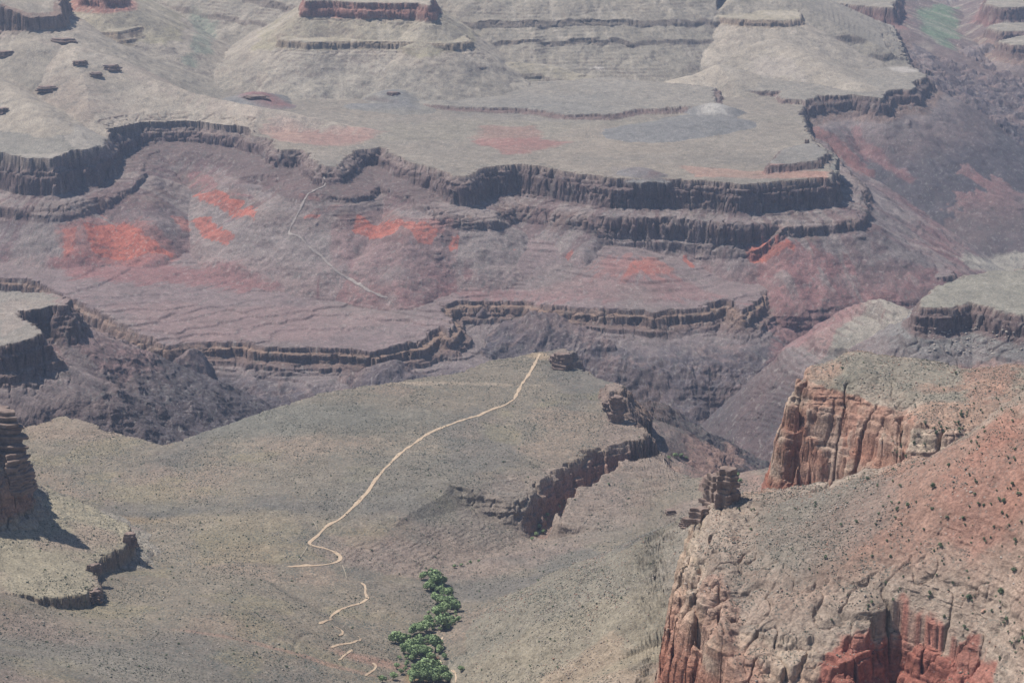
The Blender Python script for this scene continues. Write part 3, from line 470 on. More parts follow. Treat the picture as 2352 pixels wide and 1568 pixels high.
# talus streaks: grey chutes between maroon slopes
st = vn((ss + 14 * nz) / 22., dd / 300., 13) + .7 * vn((ss + 5 * nz) / 7.5, dd / 220., 17)
mixc(tal * sst(.1, .5, st) * .6, (.27, .218, .195)); mixc(tal * sst(.15, .5, -st) * .6, (.155, .095, .092))
onw = ((uid == NP) | (uid == LP) | (uid == NB)) & (dr <= 400) & (cv == 0)
notcliff = onw * np.where(uid == NP, dr > 100, np.where(uid == LP, dr < .5, 1))
OR, DO, MA, GT = (.40, .125, .085), (.32, .13, .105), (.25, .125, .115), (.26, .22, .20)
PATCH = [ # picture outline on the ground, colour, strength, edge softness (m), streakiness
 ([(150,520),(230,500),(290,510),(400,590),(330,600),(200,585),(150,600)],DO,.6,30,.3),([(195,515),(285,508),(340,545),(390,585),(300,592),(215,575)],OR,.9,16,.25),([(150,530),(175,525),(165,580),(150,585)],OR,.6,10,.3),
 ([(150,600),(420,600),(640,655),(560,665),(300,650),(190,640)],MA,.8,40,.2),([(120,595),(200,600),(260,640),(180,650)],MA,.7,20,.2),
 ([(430,505),(480,500),(540,545),(520,560),(470,545)],OR,.85,12,.4),([(400,500),(420,500),(440,530),(425,530)],OR,.5,8,.3),([(450,445),(520,450),(590,475),(585,503),(540,500),(500,475),(455,465)],OR,.85,14,.35),([(440,390),(520,400),(600,460),(520,450),(460,440)],MA,.7,20,.3),
 ([(675,445),(745,450),(735,465),(690,460)],OR,.85,8,.3),([(745,475),(785,472),(730,505),(700,500)],OR,.85,10,.4),([(620,395),(740,420),(700,440),(600,430)],MA,.6,20,.3),
 ([(830,500),(925,505),(905,535),(815,530)],OR,.85,12,.6),([(920,510),(1010,530),(990,560),(960,555)],OR,.7,10,.8),([(1040,545),(1065,540),(1050,570),(1035,575)],OR,.8,7,.8),([(1065,575),(1085,570),(1075,595),(1062,595)],OR,.7,7,.6),([(1145,558),(1170,560),(1160,583),(1143,580)],OR,.85,7,.5),([(1178,565),(1192,568),(1180,590),(1168,590)],OR,.8,7,.5),([(1222,570),(1234,572),(1226,595),(1216,590)],OR,.6,7,.5),([(1300,580),(1315,582),(1305,598),(1296,595)],OR,.6,7,.5),([(1005,480),(1045,500),(1000,540),(960,520)],DO,.4,10,.8),
 ([(1450,600),(1500,590),(1560,620),(1530,630),(1440,630)],OR,.6,12,.5),([(1380,590),(1520,600),(1560,640),(1350,640)],DO,.45,20,.4),([(1568,590),(1580,585),(1597,615),(1588,618)],OR,.85,6,.3),([(1705,565),(1760,552),(1830,570),(1780,590),(1735,605),(1720,600)],OR,.85,14,.3),([(1700,540),(1830,560),(1960,620),(1830,640),(1740,640),(1730,600)],MA,.8,25,.2),
 ([(820,430),(1000,470),(1100,560),(1000,620),(860,600),(780,520)],MA,.4,40,.5),([(1000,640),(1300,640),(1600,640),(1660,680),(1500,700),(1200,690),(1050,685)],MA,.5,30,.2),([(200,690),(500,700),(900,690),(980,740),(700,780),(400,775)],(.245,.165,.15),.6,40,.1),
 ([(1700,700),(1850,660),(2050,680),(2000,740),(1850,780),(1750,760)],MA,.6,30,.3),([(1940,300),(1960,300),(2100,410),(2090,420),(2020,380)],MA,.6,20,.3),([(1880,300),(1930,330),(2000,400),(1960,390)],DO,.5,15,.3),
 ([(1110,290),(1230,290),(1250,320),(1310,325),(1250,345),(1160,355),(1090,325)],(.27,.145,.13),.85,25,.0),([(1060,318),(1120,300),(1130,330)],(.29,.175,.155),.6,20,0),([(620,290),(800,290),(900,300),(800,335),(640,325)],(.32,.19,.165),.7,25,0),([(640,275),(700,290),(690,320),(600,300)],(.36,.25,.21),.7,25,0),
 ([(1560,380),(1700,390),(1900,395),(1900,408),(1600,406)],(.37,.20,.16),.7,12,0),([(1400,385),(1480,380),(1500,405),(1400,405)],(.2,.18,.17),.7,14,0),
 ([(1320,150),(1400,150),(1390,163),(1350,165)],(.48,.44,.40),.85,20,0),([(1700,125),(1800,130),(1850,190),(1760,170)],(.34,.30,.27),.5,40,0),([(2040,156),(2085,153),(2100,163),(2070,168)],(.42,.38,.35),.6,20,0),([(1625,238),(1660,238),(1670,262),(1615,262)],(.38,.35,.31),.7,12,0),
 ([(660,105),(800,110),(860,140),(1050,225),(660,230)],(.29,.265,.225),.5,40,.4),([(2120,20),(2190,15),(2200,60),(2180,110),(2150,100),(2110,60)],(.13,.20,.12),.8,40,0),([(2200,590),(2260,585),(2352,580),(2352,610),(2230,618)],(.36,.32,.26),.9,20,0),([(2060,560),(2180,600),(2140,620),(1990,610)],(.22,.19,.175),.6,20,0),
 ([(40,690),(150,690),(100,745),(0,780),(0,700)],(.31,.25,.21),.6,15,0),([(110,830),(165,700),(260,770),(370,850),(300,880),(150,800)],(.22,.135,.125),.6,20,.2),([(130,700),(200,690),(370,780),(300,800)],(.26,.19,.17),.6,15,.2),
 ([(1700,955),(1760,850),(1830,900),(1790,1000)],(.20,.13,.12),.35,40,.1),([(1850,700),(2000,700),(1900,800),(1800,800)],(.27,.15,.14),.7,20,.2),([(1560,1000),(1700,1040),(1780,1030),(1780,1090),(1560,1060)],(.34,.22,.18),.7,20,.1),
 ([(820,330),(1900,330),(1800,280),(1300,270),(900,280)],(.225,.21,.17),.4,60,0),([(0,80),(130,100),(500,240),(860,300),(600,280),(300,170)],(.33,.27,.235),.45,30,.3),
 ([(1900,1170),(2140,1020),(2352,880),(2352,1290),(2120,1330),(1950,1270)],(.33,.195,.15),.42,25,0),([(2200,1000),(2352,930),(2352,1010),(2250,1060)],(.36,.17,.12),.45,15,0),([(1660,1150),(1800,1120),(2000,1080),(2050,1200),(1850,1330),(1700,1290)],(.205,.19,.165),.5,25,0),([(2180,840),(2352,835),(2352,880),(2230,930)],(.36,.19,.14),.6,20,0),
 ([(1880,1545),(1905,1500),(1978,1453),(2082,1424),(2202,1449),(2260,1520),(2300,1600),(1880,1620)],(.33,.135,.10),.9,7,0),([(1030,1568),(1500,1340),(1610,1240),(1600,1300),(1480,1568)],(.31,.27,.195),.5,20,.2),([(1250,1560),(1560,1330),(1590,1290),(1400,1480)],(.37,.28,.20),.5,14,.3),([(1060,1300),(1300,1240),(1560,1195),(1500,1235),(1200,1300)],(.165,.16,.148),.6,12,0),([(80,1130),(380,1165),(640,1190),(300,1185)],(.16,.15,.14),.6,14,0),([(0,1190),(220,1195),(180,1330),(0,1340)],(.35,.30,.22),.5,14,0),
 ([(440,20),(490,60),(480,120),(440,150),(425,140),(455,90)],(.16,.19,.15),.7,25,0)]
def patches(L):
    A_ = [p for q in L for p in q[0]]; Hh = hits(A_); i = 0
    for (pl, col, a, e, st_) in L:
        P = Hh[i:i + len(pl)]; i += len(pl); g_ = 3 * e + 40
        m = np.nonzero((X > P[:, 0].min() - g_) & (X < P[:, 0].max() + g_) & (Y > P[:, 1].min() - g_) & (Y < P[:, 1].max() + g_))[0]
        if not len(m): continue
        d, _, _, ins = poly_d(P, X[m], Y[m]); d = np.where(ins, -d, d)
        e = min(e, 5.) if col is OR else e
        d = d + (e * 1.1 + 3) * fbm(X[m], Y[m], e * 2.5 + 12, 4, 6)
        if st_: d = d + st_ * (e + 3) * 3.6 * (vn(ss[m] / 14., dd[m] / 300., 13) + .6 * vn(ss[m] / 5., dd[m] / 200., 17))
        d = d + (4 + .25 * e) * fbm(X[m], Y[m], 9., 2, 16)
        w = np.zeros(len(X), np.float32); w[m] = a * (1 - sst(-e * .4, e * .4, d)); w *= 1 - .8 * (steepc > 0)
        mixc(w, col); V[:] = V * (1 - .6 * w)
names_c = [u['name'] for u in UNITS]
steepc = np.zeros(len(X))
for k_, u_ in enumerate(UNITS):
    if u_['kind'] == 'mesa' and u_['zone'] != 'ridge':
        tot_ = sum(h for _, h, _ in u_['T'][0]); steepc += (uid == k_) & (dr > 2) & (dr < tot_ - 2)
patches(sorted(PATCH, key=lambda q: (q[1] is DO) + 2 * (q[1] is OR)))
mixc((uid == LP) * (dr < .5) * sst(-.2, .5, n2) * .6, (.215, .175, .155))
# cover on the upper platforms
up = np.isin(uid, [NP, names.index('scarp'), names.index('upper_platform')]) & (dr < 1)
mixc(up * sst(.0, .6, fbm(X, Y, 330., 4, 41)) * .5, (.175, .165, .155)); mixc(up * sst(.1, .6, fbm(X * .5, Y, 260., 4, 45)) * .4, (.28, .235, .19))
# near platform: tan, pink and dark scrub drifts
F = (uid == FP) & (dr < 1)
mixc(F * sst(.0, .3, fbm(X, Y * .6, 190., 5, 51)) * .55, (.155, .145, .135)); mixc(F * sst(.08, .35, fbm(X, Y, 140., 5, 54)) * .5, (.32, .24, .185)); mixc(F * sst(.15, .4, fbm(X, Y, 90., 5, 57)) * .45, (.27, .235, .15))
mixc(fl * .7, (.29, .225, .19)); V *= (1 - .5 * fl)
mixc(sst(4, 20, cv) * (uid == FP) * .9, (.30, .19, .155)); V *= 1 - .8 * sst(4, 16, cv)
for (px, py, z0, rx, ry, col, a) in [(420,1180,-955,260,60,(.15,.145,.135),.55),(300,1195,-955,90,20,(.27,.19,.11),.6),(560,1195,-952,170,40,(.32,.265,.19),.6),(700,1495,-918,150,7,(.36,.22,.17),.55),(870,1497,-938,60,12,(.36,.22,.17),.7),
    (1200,1330,-965,200,50,(.15,.145,.14),.6),(1450,1210,-965,160,80,(.21,.185,.155),.5),(1350,1380,-940,200,50,(.16,.155,.145),.45),(1300,1470,-920,170,25,(.35,.25,.19),.6),(1550,1500,-830,120,140,(.30,.265,.19),.6),
    (150,985,-958,110,60,(.34,.26,.20),.7),(900,880,-946,240,12,(.42,.34,.26),.7),(1240,815,-950,24,22,(.42,.32,.22),.9),(80,1560,-810,100,80,(.34,.25,.21),.5),(250,1500,-850,150,60,(.27,.25,.21),.4),(960,1560,-955,16,22,(.42,.30,.17),.8),
    (1530,1000,-970,30,60,(.36,.25,.20),.8),(40,1420,-858,90,70,(.32,.24,.2),.5),(960,1120,-952,200,150,(.20,.19,.165),.5),(700,960,-948,300,80,(.165,.17,.15),.6)]:
    blob(px, py, z0, rx, ry, col, a, .7, 50., 12, (uid == FP) * 1.)
# bench and ridge tops
BN = names.index('bench'); NL = names.index('near_lobe'); FLB = names.index('far_lobe')
mixc((uid == BN) * sst(0, .5, fbm(X, Y, 70., 4, 61)) * .5, (.34, .24, .2))
t = (uid == NL) & (dr < 1)
mixc(t * sst(-250, -20, -np.maximum(dd * -1, 0) * 1.0 - 0) * .0, PALE)
ind = -dd                                                  # how far in from the rim
mixc(t * (1 - sst(10, 70, ind + 25 * nz)) * .8, (.38, .315, .25)); mixc(t * sst(25, 60, ind + 30 * n2) * (1 - sst(150, 260, ind + 60 * n2)) * sst(-.25, .3, n2 + .2) * .8, (.20, .19, .155))
mixc(t * sst(.1, .5, fbm(X, Y, 55., 4, 63)) * .5, (.38, .20, .14)); mixc(t * sst(.15, .5, fbm(X, Y, 75., 4, 66)) * .4, (.26, .20, .16))
t = (uid == FLB) & (dr < 1)
mixc(t * (1 - sst(6, 40, ind + 20 * nz)) * .75, (.38, .315, .25)); mixc(t * sst(.0, .4, fbm(X, Y, 60., 4, 63)) * .6, (.40, .24, .17)); mixc(t * sst(-.1, .4, fbm(X, Y, 110., 4, 68)) * .7, (.18, .18, .14))
# the cliffs of the ridge: bands and stains of their own
cf = np.isin(uid, [NL, FLB]) & (dr > 1) & (dr < 150)
mixc(cf * sst(.0, .5, fbm(X * .7 + z * .5, z * 1.5, 26., 4, 71)) * .6, (.46, .38, .29)); mixc(cf * sst(.1, .5, fbm(X * .6, z * .9, 34., 4, 73)) * .6, (.38, .17, .115)); mixc(cf * sst(.2, .55, fbm(X, z * 2.5, 14., 3, 75)) * .35, (.21, .16, .135))
cl_ = at(2100, 1500, -680)
w = np.exp(-(((X - cl_[0]) / 72) ** 4)) * sst(8, 20, dr + 8 * nz) * (uid == NL); mixc(w * .85, (.33, .125, .085))
patches([([(1880,1560),(1895,1500),(1978,1450),(2082,1424),(2202,1446),(2262,1500),(2310,1600),(1880,1620)],(.34,.14,.105),.85,6,0),([(1600,1290),(1660,1310),(1700,1400),(1720,1568),(1640,1568),(1600,1420)],(.36,.225,.17),.6,8,0),
 ([(1850,900),(2080,950),(2100,1000),(1960,1060),(1800,1095),(1810,980)],(.35,.17,.12),.5,10,0),([(1830,950),(1900,965),(1980,1010),(1940,1020),(1850,985)],(.43,.35,.28),.6,5,0),([(2150,1080),(2352,960),(2352,1240),(2200,1250)],(.34,.18,.135),.45,22,0)])
# cliffs everywhere: thin beds of lighter and darker rock
C *= (1 + MSK * (.22 * BED + .10 * vn(X / 14, Y / 14, 19)))[:, None]
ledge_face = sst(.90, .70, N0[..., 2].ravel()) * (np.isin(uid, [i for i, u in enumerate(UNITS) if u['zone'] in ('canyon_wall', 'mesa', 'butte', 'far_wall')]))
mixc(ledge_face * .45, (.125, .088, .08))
bt = np.isin(uid, [i for i, u in enumerate(UNITS) if u['zone'] in ('butte', 'far_wall')]) & (MSK < .3)
st2 = vn((ss + 30 * nz) / 30., dd / 400., 13) + .6 * vn((ss + 9 * nz) / 9., dd / 250., 17)
mixc(bt * sst(.15, .8, st2) * .5, (.36, .32, .27)); mixc(bt * sst(.2, .8, -st2) * .35, (.18, .165, .145))
ys = np.where(Y < 3300, .9, 1.7)
C *= (1 + .12 * (Y > 3300) * fbm(X, Y, 38., 4, 86) + .16 * fbm(X / ys, Y / ys, 7., 2, 77) + .10 * fbm(X, Y, 130., 3, 79))[:, None]
sp1 = vn(X / (3.2 * ys), Y / (4.2 * ys), 83); sp2 = vn(X / (2.6 * ys), Y / (3.6 * ys), 85)
mixc(sst(.45, .8, sp1) * .38 * (Y > 3300), (.11, .11, .10)); mixc(sst(.55, .85, sp2) * .30 * (Y > 3300), (.42, .38, .34))
zt = np.array([[1., 1., 1.]] + [{'plateau': (.88, .855, .83), 'bluff': (.9, .9, .88), 'ridge': (.89, .86, .85), 'butte': (1.14, 1.10, 1.04), 'far_wall': (1.14, 1.10, 1.04)}.get(u['zone'], (1., 1., 1.)) for u in UNITS], np.float32)
C *= zt[uid + 1]; C[np.isin(uid, [names.index('scarp'), names.index('upper_platform')]) & (dr < 1)] *= np.array([1.12, 1.1, 1.05], np.float32); C[(uid == NP) & (dr < 1)] *= np.array([1.07, 1.02, .95], np.float32)
C = np.clip(C, .02, .8)
V *= .75 + .5 * fbm(X, Y, 80., 3, 81); V = np.clip(V, 0, 1)
# ------------------------------------------------------------------ materials
def mat(name, rough=.95):
    m = bpy.data.materials.new(name); m.use_nodes = True; b = m.node_tree.nodes['Principled BSDF']; b.inputs['Roughness'].default_value = rough; b.inputs['Specular IOR Level'].default_value = .15
    return m, m.node_tree, b
def node(t, ty, **kw):
    n = t.nodes.new(ty)
    for a, b in kw.items(): setattr(n, a, b)
    return n
def mix(t, fac, a, b, mode='MIX'):
    n = node(t, 'ShaderNodeMix', data_type='RGBA', blend_type=mode)
    for s, vv in ((0, fac), (6, a), (7, b)):
        if isinstance(vv, bpy.types.NodeSocket): t.links.new(vv, n.inputs[s])
        elif isinstance(vv, tuple): n.inputs[s].default_value = (*vv, 1)
        else: n.inputs[s].default_value = vv
    return n.outputs[2]
def ramp(t, src, a, b):
    n = node(t, 'ShaderNodeMapRange', interpolation_type='SMOOTHSTEP'); t.links.new(src, n.inputs[0]); n.inputs[1].default_value = a; n.inputs[2].default_value = b; return n.outputs[0]
def mul(t, a, b):
    n = node(t, 'ShaderNodeMath', operation='MULTIPLY')
    for i, vv in enumerate((a, b)):
        if isinstance(vv, bpy.types.NodeSocket): t.links.new(vv, n.inputs[i])
        else: n.inputs[i].default_value = vv
    return n.outputs[0]
def noise(t, vec, scale, detail=3, rough=.6):
    n = node(t, 'ShaderNodeTexNoise'); t.links.new(vec, n.inputs['Vector']); n.inputs['Scale'].default_value = scale; n.inputs['Detail'].default_value = detail; n.inputs['Roughness'].default_value = rough; return n.outputs[0]
M_ter, t, b = mat('ground_rock')
geo = node(t, 'ShaderNodeNewGeometry'); pos = geo.outputs['Position']
ac = node(t, 'ShaderNodeAttribute', attribute_name='soil'); av = node(t, 'ShaderNodeAttribute', attribute_name='scrub')
sep = node(t, 'ShaderNodeSeparateXYZ'); t.links.new(geo.outputs['True Normal'], sep.inputs[0])
flat = ramp(t, sep.outputs[2], .62, .82)
nA = noise(t, pos, .33, 3, .7); nB = noise(t, pos, .05, 4, .6); nC = noise(t, pos, 1.1, 2, .6)
gain = node(t, 'ShaderNodeMapRange'); t.links.new(nA, gain.inputs[0]); gain.inputs[1].default_value = .3; gain.inputs[2].default_value = .7; gain.inputs[3].default_value = .64; gain.inputs[4].default_value = 1.38
gain2 = node(t, 'ShaderNodeMapRange'); t.links.new(nB, gain2.inputs[0]); gain2.inputs[1].default_value = .3; gain2.inputs[2].default_value = .7; gain2.inputs[3].default_value = .86; gain2.inputs[4].default_value = 1.14
g = mul(t, gain.outputs[0], gain2.outputs[0])
vm = node(t, 'ShaderNodeVectorMath', operation='SCALE'); t.links.new(ac.outputs['Color'], vm.inputs[0]); t.links.new(g, vm.inputs['Scale'])
vo = node(t, 'ShaderNodeTexVoronoi'); t.links.new(pos, vo.inputs['Vector']); vo.inputs['Scale'].default_value = .36
sh = mul(t, ramp(t, vo.outputs['Distance'], .62, .30), flat); sh = mul(t, sh, av.outputs['Fac']); sh = mul(t, sh, ramp(t, noise(t, pos, .06, 3), .30, .62))
col = mix(t, mul(t, sh, .9), vm.outputs[0], (.105, .115, .10))
vs = node(t, 'ShaderNodeTexVoronoi'); t.links.new(pos, vs.inputs['Vector']); vs.inputs['Scale'].default_value = .17
stn = mul(t, ramp(t, vs.outputs['Distance'], .22, .12), ramp(t, noise(t, pos, .02, 3), .45, .65))
col = mix(t, mul(t, stn, .55), col, (.42, .36, .31))
t.links.new(col, b.inputs['Base Color'])
bp = node(t, 'ShaderNodeBump'); bp.inputs['Strength'].default_value = .9; bp.inputs['Distance'].default_value = 1.6
ad = node(t, 'ShaderNodeMath', operation='ADD'); t.links.new(nA, ad.inputs[0]); t.links.new(mul(t, nC, .4), ad.inputs[1]); t.links.new(ad.outputs[0], bp.inputs['Height']); t.links.new(bp.outputs[0], b.inputs['Normal'])
def plain(name, c, c2, sc=1., rough=.9):
    m, t, b = mat(name, rough); tc_ = node(t, 'ShaderNodeTexCoord'); n = noise(t, tc_.outputs['Object'], sc, 3)
    t.links.new(mix(t, ramp(t, n, .35, .65), c, c2), b.inputs['Base Color']); return m
# ------------------------------------------------------------------ terrain meshes, one per landform zone
def tag(o, label=None, cat=None, group=None, kind=None):
    for a, b in (('label', label), ('category', cat), ('group', group), ('kind', kind)):
        if b: o[a] = b
    return o
def npmesh(name, V_, Fq, n=4, smooth=False):
    me = bpy.data.meshes.new(name); me.vertices.add(len(V_)); me.vertices.foreach_set('co', np.ascontiguousarray(V_, np.float32).ravel())
    me.loops.add(len(Fq) * n); me.loops.foreach_set('vertex_index', np.ascontiguousarray(Fq, np.int32).ravel()); me.polygons.add(len(Fq))
    me.polygons.foreach_set('loop_start', np.arange(0, len(Fq) * n, n, dtype=np.int32)); me.polygons.foreach_set('loop_total', np.full(len(Fq), n, np.int32)) if hasattr(me.polygons[0] if len(Fq) else None, 'loop_total') and False else None
    me.update(calc_edges=True)
    if smooth: me.polygons.foreach_set('use_smooth', np.ones(len(Fq), bool))
    return me
zones = ['gorge', 'plateau', 'bluff', 'ridge', 'mesa', 'canyon_wall', 'butte', 'far_wall']
zid = np.array([0] + [zones.index(u['zone']) for u in UNITS])[uid + 1].reshape(Z.shape)
na, nb = Z.shape; idx = np.arange(na * nb).reshape(na, nb)
Q = np.stack([idx[:-1, :-1], idx[1:, :-1], idx[1:, 1:], idx[:-1, 1:]], -1).reshape(-1, 4); qz = zid[:-1, :-1].ravel()
co = np.stack([X, Y, z], 1)
for i, zn in enumerate(zones):
    f_ = Q[qz == i]
    used, inv = np.unique(f_.ravel(), return_inverse=True)
    me = npmesh(zn, co[used], inv.reshape(-1, 4), 4)
    a = me.attributes.new('soil', 'FLOAT_COLOR', 'POINT'); a.data.foreach_set('color', np.concatenate([C[used], np.ones((len(used), 1), np.float32)], 1).astype(np.float32).ravel())
    a = me.attributes.new('scrub', 'FLOAT', 'POINT'); a.data.foreach_set('value', V[used].astype(np.float32))
    me.materials.append(M_ter); o = bpy.data.objects.new(zn, me); SC.collection.objects.link(o); tag(o, kind='structure')

# ------------------------------------------------------------------ haze
def box(name, a, b):
    v_ = [(x, y, z_) for z_ in (a[2], b[2]) for y in (a[1], b[1]) for x in (a[0], b[0])]
    me = bpy.data.meshes.new(name); me.from_pydata(v_, [], [(0,2,3,1),(4,5,7,6),(0,1,5,4),(2,6,7,3),(0,4,6,2),(1,3,7,5)]); o = bpy.data.objects.new(name, me); SC.collection.objects.link(o); return o
hz = box('haze', (-9000, -300, float(z.min()) - 2), (9000, 14600, 60)); tag(hz, kind='stuff')
m = bpy.data.materials.new('haze_air'); m.use_nodes = True; t = m.node_tree; t.nodes.remove(t.nodes['Principled BSDF'])
pv = node(t, 'ShaderNodeVolumePrincipled'); pv.inputs['Density'].default_value = 3.0e-5; pv.inputs['Color'].default_value = (.57, .72, 1, 1); pv.inputs['Anisotropy'].default_value = .1
t.links.new(pv.outputs[0], t.nodes['Material Output'].inputs['Volume']); hz.data.materials.append(m)

# ------------------------------------------------------------------ trail and dry creek, laid on the ground
def crop1(x, y): return ((1250 + x / 3.88) * .6806, (1900 + y / 3.88) * .6806)
def crop2(x, y): return ((900 + x / 2.83) * .6806, (1750 + y / 2.83) * .6806)
def ribbon(name, L, width, m_, lift=.5, step=5.):
    P = hits(L)[:, :2]; seg = np.linalg.norm(np.diff(P, axis=0), axis=1); ok = [0] + [i + 1 for i, q_ in enumerate(seg) if q_ > .5]; P = P[ok]
    t_ = np.r_[0, np.cumsum(np.linalg.norm(np.diff(P, axis=0), axis=1))]; n = max(4, int(t_[-1] / step)); q_ = np.linspace(0, t_[-1], n)
    P = np.stack([np.interp(q_, t_, P[:, 0]), np.interp(q_, t_, P[:, 1])], 1)
    for _ in range(2): P[1:-1] = (P[:-2] + P[1:-1] * 2 + P[2:]) / 4
    T_ = np.gradient(P, axis=0); T_ /= np.linalg.norm(T_, axis=1, keepdims=True) + 1e-9; Nn = np.stack([-T_[:, 1], T_[:, 0]], 1)
    w_ = width * (.8 + .45 * vn(q_ / 14., q_ * 0, 3) + .2 * vn(q_ / 5., q_ * 0, 4)); w_[0] *= .4; w_[-1] *= .4
    cols = [P + Nn * (w_ * k_)[:, None] for k_ in (-.5, -.17, .17, .5)]
    V_ = np.stack(cols, 1).reshape(-1, 2); Vz = H(V_[:, 0], V_[:, 1]) + lift
    Fq = [(4 * i + j, 4 * i + j + 1, 4 * i + j + 5, 4 * i + j + 4) for i in range(n - 1) for j in range(3)]
    me = npmesh(name, np.c_[V_, Vz], np.array(Fq), 4); me.materials.append(m_); o = bpy.data.objects.new(name, me); SC.collection.objects.link(o); tag(o, kind='structure'); return o
M_trail = plain('trail_dust', (.52, .40, .28), (.44, .32, .22), .2); M_creek = plain('creek_gravel', (.34, .29, .255), (.25, .21, .19), .15); M_faint = plain('faint_trail', (.34, .29, .22), (.30, .25, .19), .2)
ribbon('trail', [(1240,812),(1228,835),(1215,860),(1200,880),(1190,900),(1180,918),(1160,930),(1130,940),(1100,955),(1060,965),(1020,980),(985,995),(950,1020),(920,1040),(900,1060),(880,1080),(860,1105),(845,1130),(820,1155),(800,1175)] +
    [crop2(*p) for p in [(700,5),(600,50),(540,100),(510,140),(450,190),(400,230),(400,250),(470,262),(560,285),(640,310),(690,345),(715,375),(700,400),(640,425),(560,440),(450,450),(330,450),(200,458)]], 5.4, M_trail)
ribbon('trail', [crop2(*p) for p in [(900,610),(935,625),(945,660),(940,710),(970,760),(940,790),(860,815),(760,845),(700,865),(660,895),(620,920),(605,945),(620,968),(560,980),(500,1005)]], 4.2, M_trail)
for L in ([(655,1030),(700,1050),(735,1080),(720,1105),(680,1120)], [(870,1120),(900,1140),(890,1165),(840,1180),(740,1195),(660,1210),(615,1230)], [(815,1250),(760,1290),(720,1325),(685,1352)], [(1010,1375),(1050,1400),(1030,1440),(990,1465),(940,1500)]):
    ribbon('trail', [crop2(*p) for p in L], 3.8, M_trail, step=3.)
for L in ([(945,965),(930,1010),(915,1045)], [(905,1270),(930,1320)], [(1060,1400),(1110,1430),(1122,1500),(1115,1560)]):
    ribbon('trail', [crop1(*p) for p in L], 2.6, M_trail, step=3.)
ribbon('trail', [(1228,832),(1180,836),(1130,840),(1080,845)], 2.2, M_faint)
ribbon('trail', [crop2(*p) for p in [(720,440),(745,490),(765,570)]], 1.8, M_faint); ribbon('trail', [crop2(*p) for p in [(390,260),(350,330),(300,400)]], 2., M_faint); ribbon('trail', [crop2(*p) for p in [(440,20),(470,60),(485,125)]], 1.6, M_faint)
ribbon('dry_creek', [(742,405),(748,425),(705,450),(690,480),(668,520),(662,538),(690,546),(715,572),(740,590),(770,622),(800,640),(840,664),(856,672),(872,680),(890,684)], 6., M_creek, 1.4, 5.)
# ------------------------------------------------------------------ trees, shrubs, boulders
rs = np.random.RandomState(11)
M_leaf = []
for nm_, c1, c2 in (('cottonwood_leaves', (.27, .35, .17), (.17, .24, .12)), ('juniper_needles', (.16, .195, .115), (.11, .14, .08)), ('scrub_leaves', (.12, .125, .098), (.082, .09, .07))):
    m_, t_, b_ = mat(nm_, .8); oi = node(t_, 'ShaderNodeObjectInfo'); g_ = node(t_, 'ShaderNodeNewGeometry')
    c_ = mix(t_, ramp(t_, noise(t_, g_.outputs['Position'], .35, 3), .35, .65), c1, c2); c_ = mix(t_, oi.outputs['Random'], c_, tuple(q_ * 1.25 for q_ in c1)); t_.links.new(c_, b_.inputs['Base Color']); M_leaf.append(m_)
M_bark = plain('bark', (.16, .12, .09), (.10, .075, .06), 2.); M_rock = plain('boulder_rock', (.42, .25, .18), (.33, .24, .19), .6); M_rockp = plain('pale_rock', (.44, .38, .32), (.32, .27, .23), .6)
def crown_mesh(name, rs_, n, r, h, leaf, lobes, base):
    cen = []
    for k in range(lobes):
        a = rs_.uniform(0, 6.28); q = rs_.uniform(.2, .62); cen.append((math.cos(a) * r * q, math.sin(a) * r * q, base + h * rs_.uniform(.3, .75), rs_.uniform(.38, .55)))
    cen.append((0, 0, base + h * .6, .6)); V_ = []; F_ = []
    for i in range(n):
        c = cen[rs_.randint(len(cen))]; d = rs_.normal(size=3); d /= np.linalg.norm(d); q = rs_.uniform(.7, 1.05) * c[3]
        p = np.array([c[0] + d[0] * r * q, c[1] + d[1] * r * q, max(base * .6, c[2] + d[2] * h * .5 * q * 1.2)])
        nn = d + rs_.normal(size=3) * .6; nn /= np.linalg.norm(nn); u = np.cross(nn, (0, .3, 1)); u /= np.linalg.norm(u) + 1e-6; v_ = np.cross(nn, u); s_ = leaf * rs_.uniform(.6, 1.3)
        k = len(V_); V_ += [p - u * s_, p - v_ * s_ * .7, p + u * s_, p + v_ * s_ * .7]; F_.append((k, k + 1, k + 2, k + 3))
    return npmesh(name, np.array(V_), np.array(F_), 4)
def tube(V_, F_, a, b, ra, rb, n=6):
    a = np.array(a, float); b = np.array(b, float); d = b - a; d /= np.linalg.norm(d); u = np.cross(d, (.3, 1, .1)); u /= np.linalg.norm(u); v_ = np.cross(d, u); k = len(V_)
    for (c, r_) in ((a, ra), (b, rb)):
        for i in range(n): V_.append(c + (u * math.cos(i * 6.283 / n) + v_ * math.sin(i * 6.283 / n)) * r_)
    for i in range(n): F_.append((k + i, k + (i + 1) % n, k + n + (i + 1) % n, k + n + i))
def trunk_mesh(name, rs_, h, r, limbs, spread):
    V_ = []; F_ = []; tube(V_, F_, (0, 0, -.8), (0, 0, h * .35), r, r * .7)
    for i in range(limbs):
        a = i * 6.28 / limbs + rs_.uniform(-.4, .4); tube(V_, F_, (0, 0, h * .3), (math.cos(a) * spread, math.sin(a) * spread, h * rs_.uniform(.6, .8)), r * .55, r * .15)
    return npmesh(name, np.array(V_), np.array(F_), 4)
def kindof(name, nvar, args, targs, leafm):
    out = []
    for k in range(nvar):
        r_ = np.random.RandomState(100 + k + nvar * 7); c = crown_mesh('crown', r_, *args); c.materials.append(leafm); t_ = trunk_mesh('trunk', r_, *targs); t_.materials.append(M_bark); out.append((c, t_))
    return out
COT = kindof('cottonwood', 4, (900, 6., 9., .95, 8, 2.2), (9., .5, 5, 3.2), M_leaf[0])
